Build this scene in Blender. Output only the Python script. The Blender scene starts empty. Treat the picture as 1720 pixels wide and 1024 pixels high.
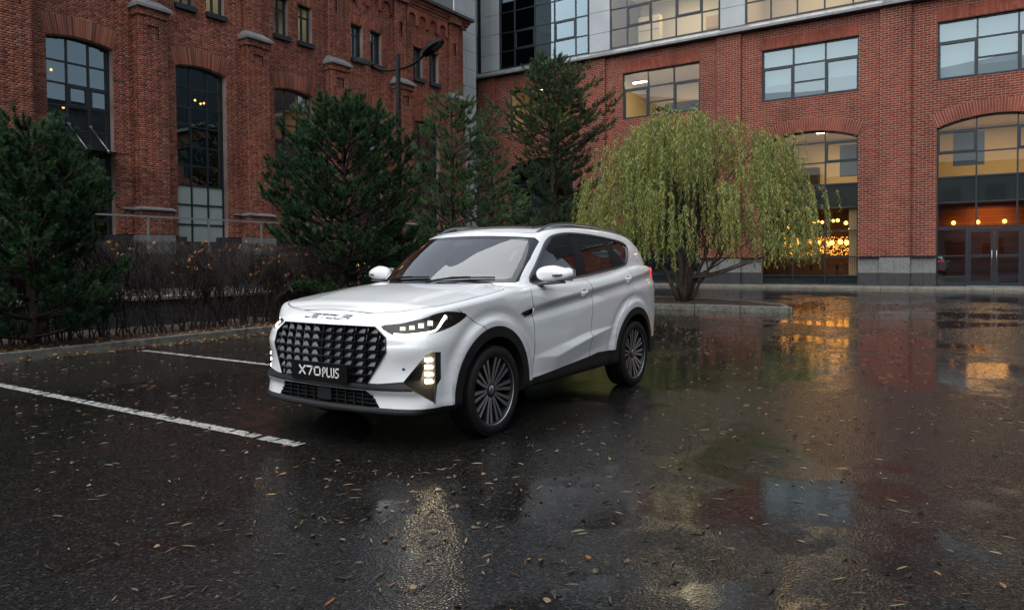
import bpy, bmesh, math, random
import numpy as np
from mathutils import Vector, Matrix, Quaternion
from mathutils.bvhtree import BVHTree
rnd = random.Random(7)
nrnd = np.random.default_rng(7)
SC = bpy.context.scene
COL = SC.collection
PI = math.pi
# ------------------------------------------------------------------ camera
CAM_H = 1.40
def make_camera():
    cd = bpy.data.cameras.new('camera'); co = bpy.data.objects.new('camera', cd); COL.objects.link(co)
    F = 1214.0; W = 1720.0; H = 1024.0
    pitch = math.radians(-1.4); roll = math.radians(0.41); a = math.radians(33.55)
    f = Vector((math.cos(a), math.sin(a), 0)); r = Vector((math.sin(a), -math.cos(a), 0)); u = Vector((0, 0, 1))
    f2 = f*math.cos(pitch) + u*math.sin(pitch); u2 = r.cross(f2)
    r3 = r*math.cos(roll) - u2*math.sin(roll); u3 = u2*math.cos(roll) + r*math.sin(roll)
    m = Matrix(((r3.x, u3.x, -f2.x), (r3.y, u3.y, -f2.y), (r3.z, u3.z, -f2.z)))
    co.matrix_world = Matrix.Translation((0, 0, CAM_H)) @ m.to_4x4()
    cd.sensor_width = 36; cd.lens = 36*F/W; cd.sensor_fit = 'HORIZONTAL'
    ppy = 439 + F*math.tan(-pitch)
    cd.shift_x = 0; cd.shift_y = (ppy - H/2)/W
    cd.clip_start = 0.1; cd.clip_end = 600
    SC.camera = co
make_camera()
# ------------------------------------------------------------------ sky, sun, exposure
def make_world():
    w = bpy.data.worlds.new('World'); SC.world = w; w.use_nodes = True; nt = w.node_tree; bg = nt.nodes['Background']
    sky = nt.nodes.new('ShaderNodeTexSky'); sky.sky_type = 'NISHITA'; sky.sun_disc = False
    sky.sun_elevation = math.radians(SUN_EL); sky.sun_rotation = math.radians(SUN_ROT); sky.air_density = 1.0; sky.dust_density = 3.0; sky.ozone_density = 1.0; sky.altitude = 150
    hs = nt.nodes.new('ShaderNodeHueSaturation'); hs.inputs['Saturation'].default_value = .42; nt.links.new(sky.outputs[0], hs.inputs['Color']); nt.links.new(hs.outputs[0], bg.inputs[0]); bg.inputs[1].default_value = SKY_STRENGTH
    l = bpy.data.lights.new('sun', 'SUN'); l.energy = SUN_ENERGY; l.angle = math.radians(100); l.color = (.97, 1, 1)
    o = bpy.data.objects.new('sun', l); COL.objects.link(o)
    # sun_rotation is measured clockwise from +Y, seen from above
    el = math.radians(SUN_EL); az = math.radians(SUN_ROT); d = Vector((math.sin(az)*math.cos(el), math.cos(az)*math.cos(el), math.sin(el)))
    o.rotation_euler = d.to_track_quat('Z', 'Y').to_euler()
SUN_ROT = 282.; SUN_EL = 62.; SKY_STRENGTH = .10; SUN_ENERGY = 1.3
make_world()
vs_ = SC.view_settings; vs_.view_transform = 'Standard'; vs_.look = 'None'; vs_.exposure = 0.88; vs_.gamma = 1.0; vs_.use_curve_mapping = False
SC.cycles.use_denoising = True; SC.cycles.max_bounces = 8; SC.cycles.transparent_max_bounces = 24; SC.cycles.glossy_bounces = 4; SC.cycles.diffuse_bounces = 3
SC.cycles.sample_clamp_indirect = 6.0; SC.cycles.caustics_reflective = False; SC.cycles.caustics_refractive = False
# ------------------------------------------------------------------ helpers
MATS = {}
def mat(name, col=(.5,.5,.5), rough=.5, metal=0., spec=.5, coat=0., coat_r=.03, emit=None, emit_s=0., trans=0., ior=1.5):
    m = bpy.data.materials.new(name); m.use_nodes = True; MATS[name] = m
    b = m.node_tree.nodes['Principled BSDF']
    b.inputs['Base Color'].default_value = (*col, 1); b.inputs['Roughness'].default_value = rough; b.inputs['Metallic'].default_value = metal
    b.inputs['Specular IOR Level'].default_value = spec; b.inputs['Coat Weight'].default_value = coat; b.inputs['Coat Roughness'].default_value = coat_r; b.inputs['Coat IOR'].default_value = 1.5 if coat_r > .025 else 1.85
    b.inputs['IOR'].default_value = ior; b.inputs['Transmission Weight'].default_value = trans
    if emit: b.inputs['Emission Color'].default_value = (*emit, 1); b.inputs['Emission Strength'].default_value = emit_s
    return m
def nodes(m): return m.node_tree.nodes, m.node_tree.links, m.node_tree.nodes['Principled BSDF']
def nd(m, typ, **kw):
    n = m.node_tree.nodes.new(typ)
    for k, v in kw.items():
        if k in n.inputs.keys(): n.inputs[k].default_value = v
        else: setattr(n, k, v)
    return n
def lk(m, a, b): m.node_tree.links.new(a, b)
def ramp(m, fac, stops):
    r = m.node_tree.nodes.new('ShaderNodeValToRGB'); e = r.color_ramp.elements
    while len(e) < len(stops): e.new(.5)
    for i, (p, c) in enumerate(stops): e[i].position = p; e[i].color = (*c, 1) if len(c) == 3 else c
    lk(m, fac, r.inputs[0]); return r.outputs[0]
def vary(m, scale, lo, hi, detail=4, coord='Object', bump=0., bump_scale=None, rough=None):
    """noise between two colours, with optional bump and roughness change"""
    N, L, b = nodes(m); tc = nd(m, 'ShaderNodeTexCoord')
    n = nd(m, 'ShaderNodeTexNoise'); n.inputs['Scale'].default_value = scale; n.inputs['Detail'].default_value = detail
    lk(m, tc.outputs[coord], n.inputs['Vector'])
    lk(m, ramp(m, n.outputs['Fac'], [(.3, lo), (.7, hi)]), b.inputs['Base Color'])
    if rough:
        mr = nd(m, 'ShaderNodeMapRange'); mr.inputs['From Min'].default_value = .3; mr.inputs['From Max'].default_value = .7
        mr.inputs['To Min'].default_value = rough[0]; mr.inputs['To Max'].default_value = rough[1]
        lk(m, n.outputs['Fac'], mr.inputs['Value']); lk(m, mr.outputs[0], b.inputs['Roughness'])
    if bump:
        n2 = nd(m, 'ShaderNodeTexNoise'); n2.inputs['Scale'].default_value = bump_scale or scale*6; n2.inputs['Detail'].default_value = 6
        lk(m, tc.outputs[coord], n2.inputs['Vector'])
        bp = nd(m, 'ShaderNodeBump'); bp.inputs['Strength'].default_value = bump; bp.inputs['Distance'].default_value = .02
        lk(m, n2.outputs['Fac'], bp.inputs['Height']); lk(m, bp.outputs[0], b.inputs['Normal'])
    return m
def glass_mat(name, tint=(1, 1, 1), refl=1.0, rough=.0, ior=1.5, base=0., coat=(1, 1, 1)):
    """thin pane: transparent seen straight on, mirror-like at grazing angles"""
    m = bpy.data.materials.new(name); m.use_nodes = True; MATS[name] = m
    nt = m.node_tree; nt.nodes.clear()
    out = nt.nodes.new('ShaderNodeOutputMaterial'); tr = nt.nodes.new('ShaderNodeBsdfTransparent'); gl = nt.nodes.new('ShaderNodeBsdfGlossy')
    fr = nt.nodes.new('ShaderNodeFresnel'); mx = nt.nodes.new('ShaderNodeMixShader'); mu = nt.nodes.new('ShaderNodeMath')
    tr.inputs[0].default_value = (*tint, 1); gl.inputs[0].default_value = (*coat, 1); gl.inputs['Roughness'].default_value = rough; fr.inputs[0].default_value = ior
    mu.operation = 'MULTIPLY_ADD'; mu.inputs[1].default_value = refl; mu.inputs[2].default_value = base; mu.use_clamp = True
    nt.links.new(fr.outputs[0], mu.inputs[0]); nt.links.new(mu.outputs[0], mx.inputs[0]); nt.links.new(tr.outputs[0], mx.inputs[1]); nt.links.new(gl.outputs[0], mx.inputs[2]); nt.links.new(mx.outputs[0], out.inputs[0])
    return m
class MB:
    """collects geometry; build() links it as ONE mesh object"""
    def __init__(s): s.v = []; s.f = []; s.m = []; s.smooth = []
    def add(s, vs, fs, mi=0, smooth=False):
        o = len(s.v); s.v.extend([tuple(p) for p in vs])
        for f in fs: s.f.append(tuple(i+o for i in f)); s.m.append(mi); s.smooth.append(smooth)
    def box(s, a, b, mi=0):
        x0, y0, z0 = a; x1, y1, z1 = b
        s.add([(x0,y0,z0),(x1,y0,z0),(x1,y1,z0),(x0,y1,z0),(x0,y0,z1),(x1,y0,z1),(x1,y1,z1),(x0,y1,z1)],
              [(0,3,2,1),(4,5,6,7),(0,1,5,4),(1,2,6,5),(2,3,7,6),(3,0,4,7)], mi)
    def obox(s, c, ex, ey, ez, mi=0):
        """oriented box: centre and three half-extent vectors"""
        c = Vector(c); ex = Vector(ex); ey = Vector(ey); ez = Vector(ez); vs = []
        for k in (-1, 1):
            for i, j in ((-1,-1),(1,-1),(1,1),(-1,1)): vs.append(c+ex*i+ey*j+ez*k)
        s.add(vs, [(0,3,2,1),(4,5,6,7),(0,1,5,4),(1,2,6,5),(2,3,7,6),(3,0,4,7)], mi)
    def tube(s, pts, rad, n=8, mi=0, caps=True, smooth=True):
        pts = [Vector(p) for p in pts]; rad = rad if hasattr(rad, '__len__') else [rad]*len(pts); o = len(s.v); up = None
        for i, p in enumerate(pts):
            t = (pts[min(i+1, len(pts)-1)]-pts[max(i-1, 0)])
            t = t.normalized() if t.length > 1e-9 else Vector((0,0,1))
            if up is None: up = t.orthogonal().normalized()
            else:
                up = (up-t*up.dot(t)); up = up.normalized() if up.length > 1e-6 else t.orthogonal().normalized()
            w = t.cross(up)
            for k in range(n):
                a = 2*PI*k/n; s.v.append(tuple(p+(up*math.cos(a)+w*math.sin(a))*rad[i]))
        for i in range(len(pts)-1):
            for k in range(n):
                a = o+i*n+k; b = o+i*n+(k+1)%n; s.f.append((a, b, b+n, a+n)); s.m.append(mi); s.smooth.append(smooth)
        if caps:
            s.f.append(tuple(o+k for k in range(n))[::-1]); s.m.append(mi); s.smooth.append(False)
            e = o+(len(pts)-1)*n; s.f.append(tuple(e+k for k in range(n))); s.m.append(mi); s.smooth.append(False)
    def strip(s, pts, us, vs, hu, hv, mi=0, closed=False):
        """rectangular section swept along pts; us, vs are frame vectors per point"""
        o = len(s.v); n = len(pts)
        for p, u, v in zip(pts, us, vs):
            p = Vector(p); u = Vector(u); v = Vector(v)
            for i, j in ((-1,-1),(1,-1),(1,1),(-1,1)): s.v.append(tuple(p+u*hu*i+v*hv*j))
        for i in range(n if closed else n-1):
            j = (i+1) % n
            for k in range(4):
                a = o+i*4+k; b = o+i*4+(k+1)%4; c = o+j*4+(k+1)%4; d = o+j*4+k
                s.f.append((a, b, c, d)); s.m.append(mi); s.smooth.append(False)
        if not closed:
            s.f.append((o, o+3, o+2, o+1)); e = o+(n-1)*4; s.f.append((e, e+1, e+2, e+3)); s.m += [mi, mi]; s.smooth += [False, False]
    def lathe(s, prof, n=48, mi=0, axis='y', mis=None, smooth=True, caps=False):
        o = len(s.v)
        for r, h in prof:
            for k in range(n):
                a = 2*PI*k/n; c, d = r*math.cos(a), r*math.sin(a)
                s.v.append((c, h, d) if axis == 'y' else (c, d, h))
        for i in range(len(prof)-1):
            for k in range(n):
                a = o+i*n+k; b = o+i*n+(k+1)%n; s.f.append((a, a+n, b+n, b)); s.m.append(mis[i] if mis else mi); s.smooth.append(smooth)
        if caps:
            s.f.append(tuple(o+k for k in range(n))); s.m.append(mi); s.smooth.append(False)
            e = o+(len(prof)-1)*n; s.f.append(tuple(e+k for k in range(n))[::-1]); s.m.append(mi); s.smooth.append(False)
    def prism(s, poly, fn, d0, d1, mi=0):
        """poly: 2-D outline; fn(u, v, d) -> xyz"""
        n = len(poly); o = len(s.v)
        for d in (d0, d1):
            for u, v in poly: s.v.append(tuple(fn(u, v, d)))
        s.f.append(tuple(o+i for i in range(n))); s.f.append(tuple(o+n+i for i in range(n))[::-1]); s.m += [mi, mi]; s.smooth += [False, False]
        for i in range(n):
            j = (i+1) % n; s.f.append((o+i, o+n+i, o+n+j, o+j)); s.m.append(mi); s.smooth.append(False)
    def mesh(s, name):
        me = bpy.data.meshes.new(name); me.from_pydata(s.v, [], s.f)
        if s.m and max(s.m) > 0: me.polygons.foreach_set('material_index', s.m)
        if any(s.smooth): me.polygons.foreach_set('use_smooth', s.smooth)
        return me
    def build(s, name, m, parent=None, loc=None, fix=False):
        me = s.mesh(name)
        if fix:
            bm = bmesh.new(); bm.from_mesh(me); bmesh.ops.recalc_face_normals(bm, faces=bm.faces); bm.to_mesh(me); bm.free()
        return link(name, me, m, parent, loc)
def link(name, me, m=None, parent=None, loc=None):
    if m is not None:
        me.materials.clear()
        for x in (m if isinstance(m, (list, tuple)) else [m]): me.materials.append(x)
    o = bpy.data.objects.new(name, me); COL.objects.link(o)
    if parent: o.parent = parent
    if loc: o.location = loc
    return o
def empty(name, loc=(0,0,0), rz=0.):
    o = bpy.data.objects.new(name, None); COL.objects.link(o); o.location = loc; o.rotation_euler = (0,0,rz); o.empty_display_size = .2; return o
def tag(o, label=None, cat=None, group=None, kind=None):
    if label: o['label'] = label
    if cat: o['category'] = cat
    if group: o['group'] = group
    if kind: o['kind'] = kind
    return o
def np_mesh(name, V, Fq, smooth=False):
    """fast mesh from numpy: V (n,3), Fq (m,k) all faces with k corners"""
    me = bpy.data.meshes.new(name); V = np.asarray(V, np.float32); Fq = np.asarray(Fq, np.int32); k = Fq.shape[1]
    me.vertices.add(len(V)); me.vertices.foreach_set('co', V.ravel())
    me.loops.add(Fq.size); me.loops.foreach_set('vertex_index', Fq.ravel())
    me.polygons.add(len(Fq)); me.polygons.foreach_set('loop_start', np.arange(0, Fq.size, k, dtype=np.int32))
    if smooth: me.polygons.foreach_set('use_smooth', np.ones(len(Fq), bool))
    me.update(calc_edges=True); me.validate(); return me
def spl(P, n, closed=False):
    P = [Vector(p) for p in P]; out = []; N = len(P); segs = N if closed else N-1
    for i in range(segs):
        g = (lambda k: P[k % N]) if closed else (lambda k: P[max(0, min(N-1, k))])
        a, b, c, d = g(i-1), g(i), g(i+1), g(i+2)
        for k in range(n):
            t = k/n; out.append(.5*((2*b)+(c-a)*t+(2*a-5*b+4*c-d)*t*t+(3*b-a-3*c+d)*t**3))
    if not closed: out.append(P[-1])
    return out
# ------------------------------------------------------------------ ground
def asphalt_mat():
    m = mat('wet_asphalt', (.03,.03,.032), .3, spec=.5); N, L, b = nodes(m); tc = nd(m, 'ShaderNodeTexCoord')
    def noise(sc, det=4, rgh=.5, dist=0.):
        n = nd(m, 'ShaderNodeTexNoise'); n.inputs['Scale'].default_value = sc; n.inputs['Detail'].default_value = det; n.inputs['Roughness'].default_value = rgh; n.inputs['Distortion'].default_value = dist
        lk(m, tc.outputs['Object'], n.inputs['Vector']); return n.outputs['Fac']
    vor = nd(m, 'ShaderNodeTexVoronoi'); vor.inputs['Scale'].default_value = 74; lk(m, tc.outputs['Object'], vor.inputs['Vector'])
    big = noise(.22, 5, .55, .4); mid = noise(1.6, 6, .6); fine = noise(55, 5, .7)
    # how deep the water film stands: patches of standing film and drier, grainier asphalt
    film = nd(m, 'ShaderNodeMath', operation='ADD'); lk(m, big, film.inputs[0])
    mm = nd(m, 'ShaderNodeMath', operation='MULTIPLY'); lk(m, mid, mm.inputs[0]); mm.inputs[1].default_value = .35; lk(m, mm.outputs[0], film.inputs[1])
    fr = nd(m, 'ShaderNodeMapRange'); fr.inputs['From Min'].default_value = .635; fr.inputs['From Max'].default_value = .705; lk(m, film.outputs[0], fr.inputs['Value'])   # 0 film .. 1 grain
    # the lot drains towards the brick building: the surface is drier and grainier at the near end
    sx = nd(m, 'ShaderNodeSeparateXYZ'); lk(m, tc.outputs['Object'], sx.inputs[0]); dr = nd(m, 'ShaderNodeMapRange'); dr.inputs['From Min'].default_value = 4; dr.inputs['From Max'].default_value = 15; dr.inputs['To Min'].default_value = .055; dr.inputs['To Max'].default_value = -.045; lk(m, sx.outputs['X'], dr.inputs['Value'])
    f2 = nd(m, 'ShaderNodeMath', operation='ADD'); lk(m, film.outputs[0], f2.inputs[0]); lk(m, dr.outputs[0], f2.inputs[1]); lk(m, f2.outputs[0], fr.inputs['Value'])
    rr = nd(m, 'ShaderNodeMapRange'); rr.inputs['To Min'].default_value = .075; rr.inputs['To Max'].default_value = .16; lk(m, fr.outputs[0], rr.inputs['Value']); lk(m, rr.outputs[0], b.inputs['Roughness'])
    col = ramp(m, fine, [(.30, (.005,.0048,.0046)), (.55, (.0125,.012,.0115)), (.75, (.033,.031,.028))])
    stone = nd(m, 'ShaderNodeMix', data_type='RGBA', blend_type='MULTIPLY'); stone.inputs['Factor'].default_value = .8
    lk(m, col, stone.inputs['A']); lk(m, ramp(m, vor.outputs['Color'], [(.15, (.35,.35,.35)), (.72, (1.2,1.18,1.15)), (.92, (4.2,4.0,3.7))]), stone.inputs['B'])  # pale stones; the brightest stop also paints wet sparkle into the colour
    lk(m, stone.outputs['Result'], b.inputs['Base Color'])
    # relief: stone grain, weaker where the film is deep, plus a slow unevenness of the surface
    g = nd(m, 'ShaderNodeMapRange'); g.inputs['To Min'].default_value = .03; g.inputs['To Max'].default_value = .36; lk(m, fr.outputs[0], g.inputs['Value'])
    bp = nd(m, 'ShaderNodeBump'); bp.inputs['Distance'].default_value = .006; lk(m, g.outputs[0], bp.inputs['Strength']); lk(m, vor.outputs['Distance'], bp.inputs['Height'])
    bp2 = nd(m, 'ShaderNodeBump'); bp2.inputs['Strength'].default_value = .035; bp2.inputs['Distance'].default_value = .02; lk(m, noise(7, 3), bp2.inputs['Height']); lk(m, bp.outputs[0], bp2.inputs['Normal'])
    lk(m, bp2.outputs[0], b.inputs['Normal']); b.inputs['IOR'].default_value = 1.36
    return m
asphalt_mat()
def plane(name, x0, y0, x1, y1, z, m):
    mb = MB(); mb.add([(x0,y0,z),(x1,y0,z),(x1,y1,z),(x0,y1,z)], [(0,1,2,3)]); return tag(mb.build(name, m), kind='structure')
plane('ground', -150, -150, 150, 150, 0, MATS['wet_asphalt'])
mat('kerb_granite', (.2,.2,.18), .5); vary(MATS['kerb_granite'], 9, (.07,.072,.058), (.19,.185,.155), 6, bump=.5, bump_scale=70, rough=(.25,.6))
mat('pale_kerb', (.3,.29,.25), .5); vary(MATS['pale_kerb'], 6, (.16,.15,.115), (.30,.28,.22), 6, bump=.4, bump_scale=60, rough=(.3,.6))
mat('soil', (.03,.02,.012), .9); vary(MATS['soil'], 5, (.012,.008,.005), (.045,.026,.014), 8, bump=1., bump_scale=40)
mat('paving', (.1,.1,.1), .4); vary(MATS['paving'], 3, (.06,.06,.06), (.12,.12,.115), 6, bump=.3, bump_scale=50, rough=(.15,.5))
mat('road_paint', (.6,.6,.58), .45)
def paint_mat():
    m = MATS['road_paint']; N, L, b = nodes(m); tc = nd(m, 'ShaderNodeTexCoord'); n = nd(m, 'ShaderNodeTexNoise'); n.inputs['Scale'].default_value = 26; n.inputs['Detail'].default_value = 8; n.inputs['Roughness'].default_value = .75
    lk(m, tc.outputs['Object'], n.inputs['Vector']); lk(m, ramp(m, n.outputs['Fac'], [(.38, (.03,.03,.03)), (.47, (.26,.26,.245)), (.66, (.52,.52,.49))]), b.inputs['Base Color'])
    n2 = nd(m, 'ShaderNodeTexNoise'); n2.inputs['Scale'].default_value = 120; lk(m, tc.outputs['Object'], n2.inputs['Vector']); bp = nd(m, 'ShaderNodeBump'); bp.inputs['Strength'].default_value = .6; bp.inputs['Distance'].default_value = .005; lk(m, n2.outputs['Fac'], bp.inputs['Height']); lk(m, bp.outputs[0], b.inputs['Normal'])
paint_mat()
def worn_line(x, y0, y1, w=.105, seed=0, drop=.08):
    """painted bay line along Y with ragged edges and missing flakes"""
    r = random.Random(seed); mb = MB(); n = int(abs(y1-y0)/.03); ys = np.linspace(y0, y1, n+1); z = .004
    e = [[x-w/2+r.uniform(-.008,.008), x+w/2+r.uniform(-.008,.008)] for _ in ys]
    gap = 0
    for i in range(n):
        if r.random() < .012: gap = r.randint(1, 3)
        a, b = e[i], e[i+1]; cut = r.random() < drop
        k = r.uniform(.3, .8)
        if gap > 0: gap -= 1; continue
        hi0, hi1 = (a[0]+(a[1]-a[0])*k, b[0]+(b[1]-b[0])*k) if cut else (a[1], b[1])
        mb.add([(a[0],ys[i],z),(hi0,ys[i],z),(hi1,ys[i+1],z),(b[0],ys[i+1],z)], [(0,1,2,3)])
    return tag(mb.build('bay_line', MATS['road_paint']), 'worn white painted bay line on the wet asphalt', kind='structure')
worn_line(3.70, 4.42, 11.68, .115, 1, .22); worn_line(6.43, 5.2, 11.45, .105, 2, .15); worn_line(9.2, 5.2, 11.6, .105, 3, .2)
# ---- kerbs: individual stones
def kerb(name, pts, w, h, m, length=2.0, z0=-.05):
    root = empty(name); tag(root, kind='structure')
    for a, b in zip(pts[:-1], pts[1:]):
        a = Vector((*a, 0)); b = Vector((*b, 0)); L = (b-a).length; n = max(1, round(L/length)); t = (b-a)/L; q = Vector((-t.y, t.x, 0))
        for i in range(n):
            l = L/n; mb = MB(); c = a+t*(l*(i+.5)); dz = rnd.uniform(-.004, .004)
            mb.obox((0,0,(h+z0)/2+dz), t*(l/2-.005), q*w/2, Vector((0,0,(h-z0)/2)))
            o = mb.build('kerb_stone', m, root, fix=True); o.location = c+q*rnd.uniform(-.006,.006)
            md = o.modifiers.new('b', 'BEVEL'); md.width = .014; md.segments = 2
    return root
kerb('kerb', [(-6,11.60),(4.5,11.80),(9.3,11.98),(13.0,12.1),(15.5,12.3)], .16, .15, MATS['kerb_granite'], 2.0)
def bed(name, poly, z, m, bumps=.03, res=.25):
    xs = [p[0] for p in poly]; ys = [p[1] for p in poly]; V = []; F = []; idx = {}
    X = np.arange(min(xs), max(xs)+res, res); Y = np.arange(min(ys), max(ys)+res, res)
    def ins(x, y):
        c = False
        for i in range(len(poly)):
            (a, b), (d, e) = poly[i], poly[(i+1) % len(poly)]
            if (b > y) != (e > y) and x < (d-a)*(y-b)/(e-b)+a: c = not c
        return c
    for i in range(len(X)-1):
        for j in range(len(Y)-1):
            if ins(X[i]+res/2, Y[j]+res/2):
                q = []
                for a, b in ((i,j),(i+1,j),(i+1,j+1),(i,j+1)):
                    if (a, b) not in idx: idx[(a, b)] = len(V); V.append((X[a], Y[b], z+rnd.uniform(-bumps, bumps)))
                    q.append(idx[(a, b)])
                F.append(q)
    me = bpy.data.meshes.new(name); me.from_pydata(V, [], F); me.polygons.foreach_set('use_smooth', np.ones(len(F), bool))
    return tag(link(name, me, m), kind='structure')
bed('planting_bed', [(-6,11.66),(4.5,11.86),(9.3,12.04),(16,12.3),(16,14.9),(-6,14.9)], .09, MATS['soil'])
# willow bed with a rounded end
E_ = [(22.0+2.15*math.sin(a), 6.6-2.2*math.cos(a)) for a in np.linspace(0, PI/2, 8)]
WB = [(19.85,4.42),(19.85,11.6)]
kerb('kerb', [(19.70,11.8),(19.75,8.2),(19.80,4.40)], .17, .16, MATS['kerb_granite'], 1.3)
kerb('kerb', [(19.80,4.40),(21.2,4.9),(22.8,6.4),(23.9,8.8),(24.2,12.0)], .15, .14, MATS['kerb_granite'], 1.2)
bed('planting_bed', [(19.85,4.45),(21.2,4.98),(22.75,6.45),(23.85,8.85),(24.15,12.0),(28.5,13.2),(28.5,17.5),(16.2,17.5),(16.2,12.4),(19.78,11.8)], .10, MATS['soil'], .035)
# low wall with pale coping behind the hedge
wl = empty('retaining_wall'); tag(wl, 'low dark retaining wall with pale coping behind the bare hedge', 'wall')
mat('dark_concrete', (.07,.07,.07), .6); vary(MATS['dark_concrete'], 2.5, (.028,.028,.029), (.075,.073,.07), 7, bump=.4, bump_scale=40)
mb = MB()
for k in range(4):
    for i in range(26):
        x0 = -4+i*.78+(k % 2)*.39; mb.box((x0+.006,15.62+rnd.uniform(-.008,.008),k*.15+.004), (x0+.774,15.9,k*.15+.146))
mb.build('wall_block', MATS['dark_concrete'], wl)
for i in range(14):
    mb = MB(); mb.box((-4+i*1.5+.004,15.54,.602), (-4+(i+1)*1.5-.004,15.98,.672)); mb.build('coping_stone', MATS['pale_kerb'], wl)
plane('terrace_ground', -20, 15.9, 33, 25.8, .55, MATS['paving'])
# pavement in front of the right-hand building
plane('pavement', 37.55, -30, 39.2, 30, .118, MATS['paving'])
kerb('kerb', [(37.42,-24),(37.42,26)], .20, .12, MATS['pale_kerb'], 2.2)
# ------------------------------------------------------------------ masonry
def brick_mat(name, cols, mort=None):
    m = mat(name, cols[1], .8, spec=.3); N, L, b = nodes(m); g = nd(m, 'ShaderNodeNewGeometry'); oi = nd(m, 'ShaderNodeObjectInfo')
    add = nd(m, 'ShaderNodeMath', operation='ADD'); lk(m, g.outputs['Random Per Island'], add.inputs[0]); lk(m, oi.outputs['Random'], add.inputs[1])
    fr = nd(m, 'ShaderNodeMath', operation='FRACT'); lk(m, add.outputs[0], fr.inputs[0])
    c = ramp(m, fr.outputs[0], [(0, cols[0]), (.35, cols[1]), (.7, cols[2]), (1, cols[3])])
    tc = nd(m, 'ShaderNodeNewGeometry'); n = nd(m, 'ShaderNodeTexNoise'); n.inputs['Scale'].default_value = .55; n.inputs['Detail'].default_value = 7; n.inputs['Roughness'].default_value = .6; mpp = nd(m, 'ShaderNodeMapping'); mpp.inputs['Scale'].default_value = (1, 1, .38); lk(m, tc.outputs['Position'], mpp.inputs['Vector']); lk(m, mpp.outputs[0], n.inputs['Vector'])
    mx = nd(m, 'ShaderNodeMix', data_type='RGBA', blend_type='MULTIPLY'); mx.inputs['Factor'].default_value = 1
    lk(m, c, mx.inputs['A']); lk(m, ramp(m, n.outputs['Fac'], [(.28, (.50,.48,.48)), (.5, (.95,.93,.92)), (.72, (1.22,1.2,1.18))]), mx.inputs['B']); lk(m, mx.outputs['Result'], b.inputs['Base Color'])
    n2 = nd(m, 'ShaderNodeTexNoise'); n2.inputs['Scale'].default_value = 30; n2.inputs['Detail'].default_value = 6; lk(m, tc.outputs['Position'], n2.inputs['Vector'])
    bp = nd(m, 'ShaderNodeBump'); bp.inputs['Strength'].default_value = .5; bp.inputs['Distance'].default_value = .01; lk(m, n2.outputs['Fac'], bp.inputs['Height']); lk(m, bp.outputs[0], b.inputs['Normal'])
    return m
brick_mat('old_brick', [(.12,.042,.030), (.245,.070,.041), (.30,.090,.052), (.36,.140,.088)])
brick_mat('new_brick', [(.20,.049,.031), (.245,.060,.037), (.27,.068,.042), (.30,.082,.053)])
mat('old_mortar', (.24,.17,.14), .9); vary(MATS['old_mortar'], .8, (.20,.14,.115), (.46,.36,.31), 7)
mat('new_mortar', (.33,.22,.17), .9); vary(MATS['new_mortar'], 1.5, (.34,.225,.17), (.45,.31,.24), 4)
mat('window_frame', (.012,.020,.026), .4); mat('cap_metal', (.34,.35,.355), .45, metal=.0); vary(MATS['cap_metal'], 2, (.15,.157,.16), (.25,.257,.26), 5, rough=(.3,.55))
mat('granite_light', (.2,.2,.19), .5); vary(MATS['granite_light'], 14, (.13,.135,.13), (.25,.25,.235), 6, bump=.2, bump_scale=90)
mat('granite_dark', (.05,.05,.05), .5); vary(MATS['granite_dark'], 10, (.022,.023,.025), (.06,.06,.06), 6, bump=.2, bump_scale=90)
glass_mat('pane_glass', (.70,.76,.76), 1.0, 0., 1.52, .15, (.74,.90,.96))
glass_mat('lit_glass', (.86,.88,.86), .9, 0., 1.5, .02)
glass_mat('dark_glass', (.30,.36,.38), 1.0, 0., 1.52, .16, (.66,.86,.95))
mat('frosted_pane', (.30,.36,.34), .5); mat('spandrel_glass', (.02,.026,.027), .05, spec=1., ior=1.9); mat('blind', (.20,.235,.24), .7); mat('dark_panel', (.03,.022,.025), .35)
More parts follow.
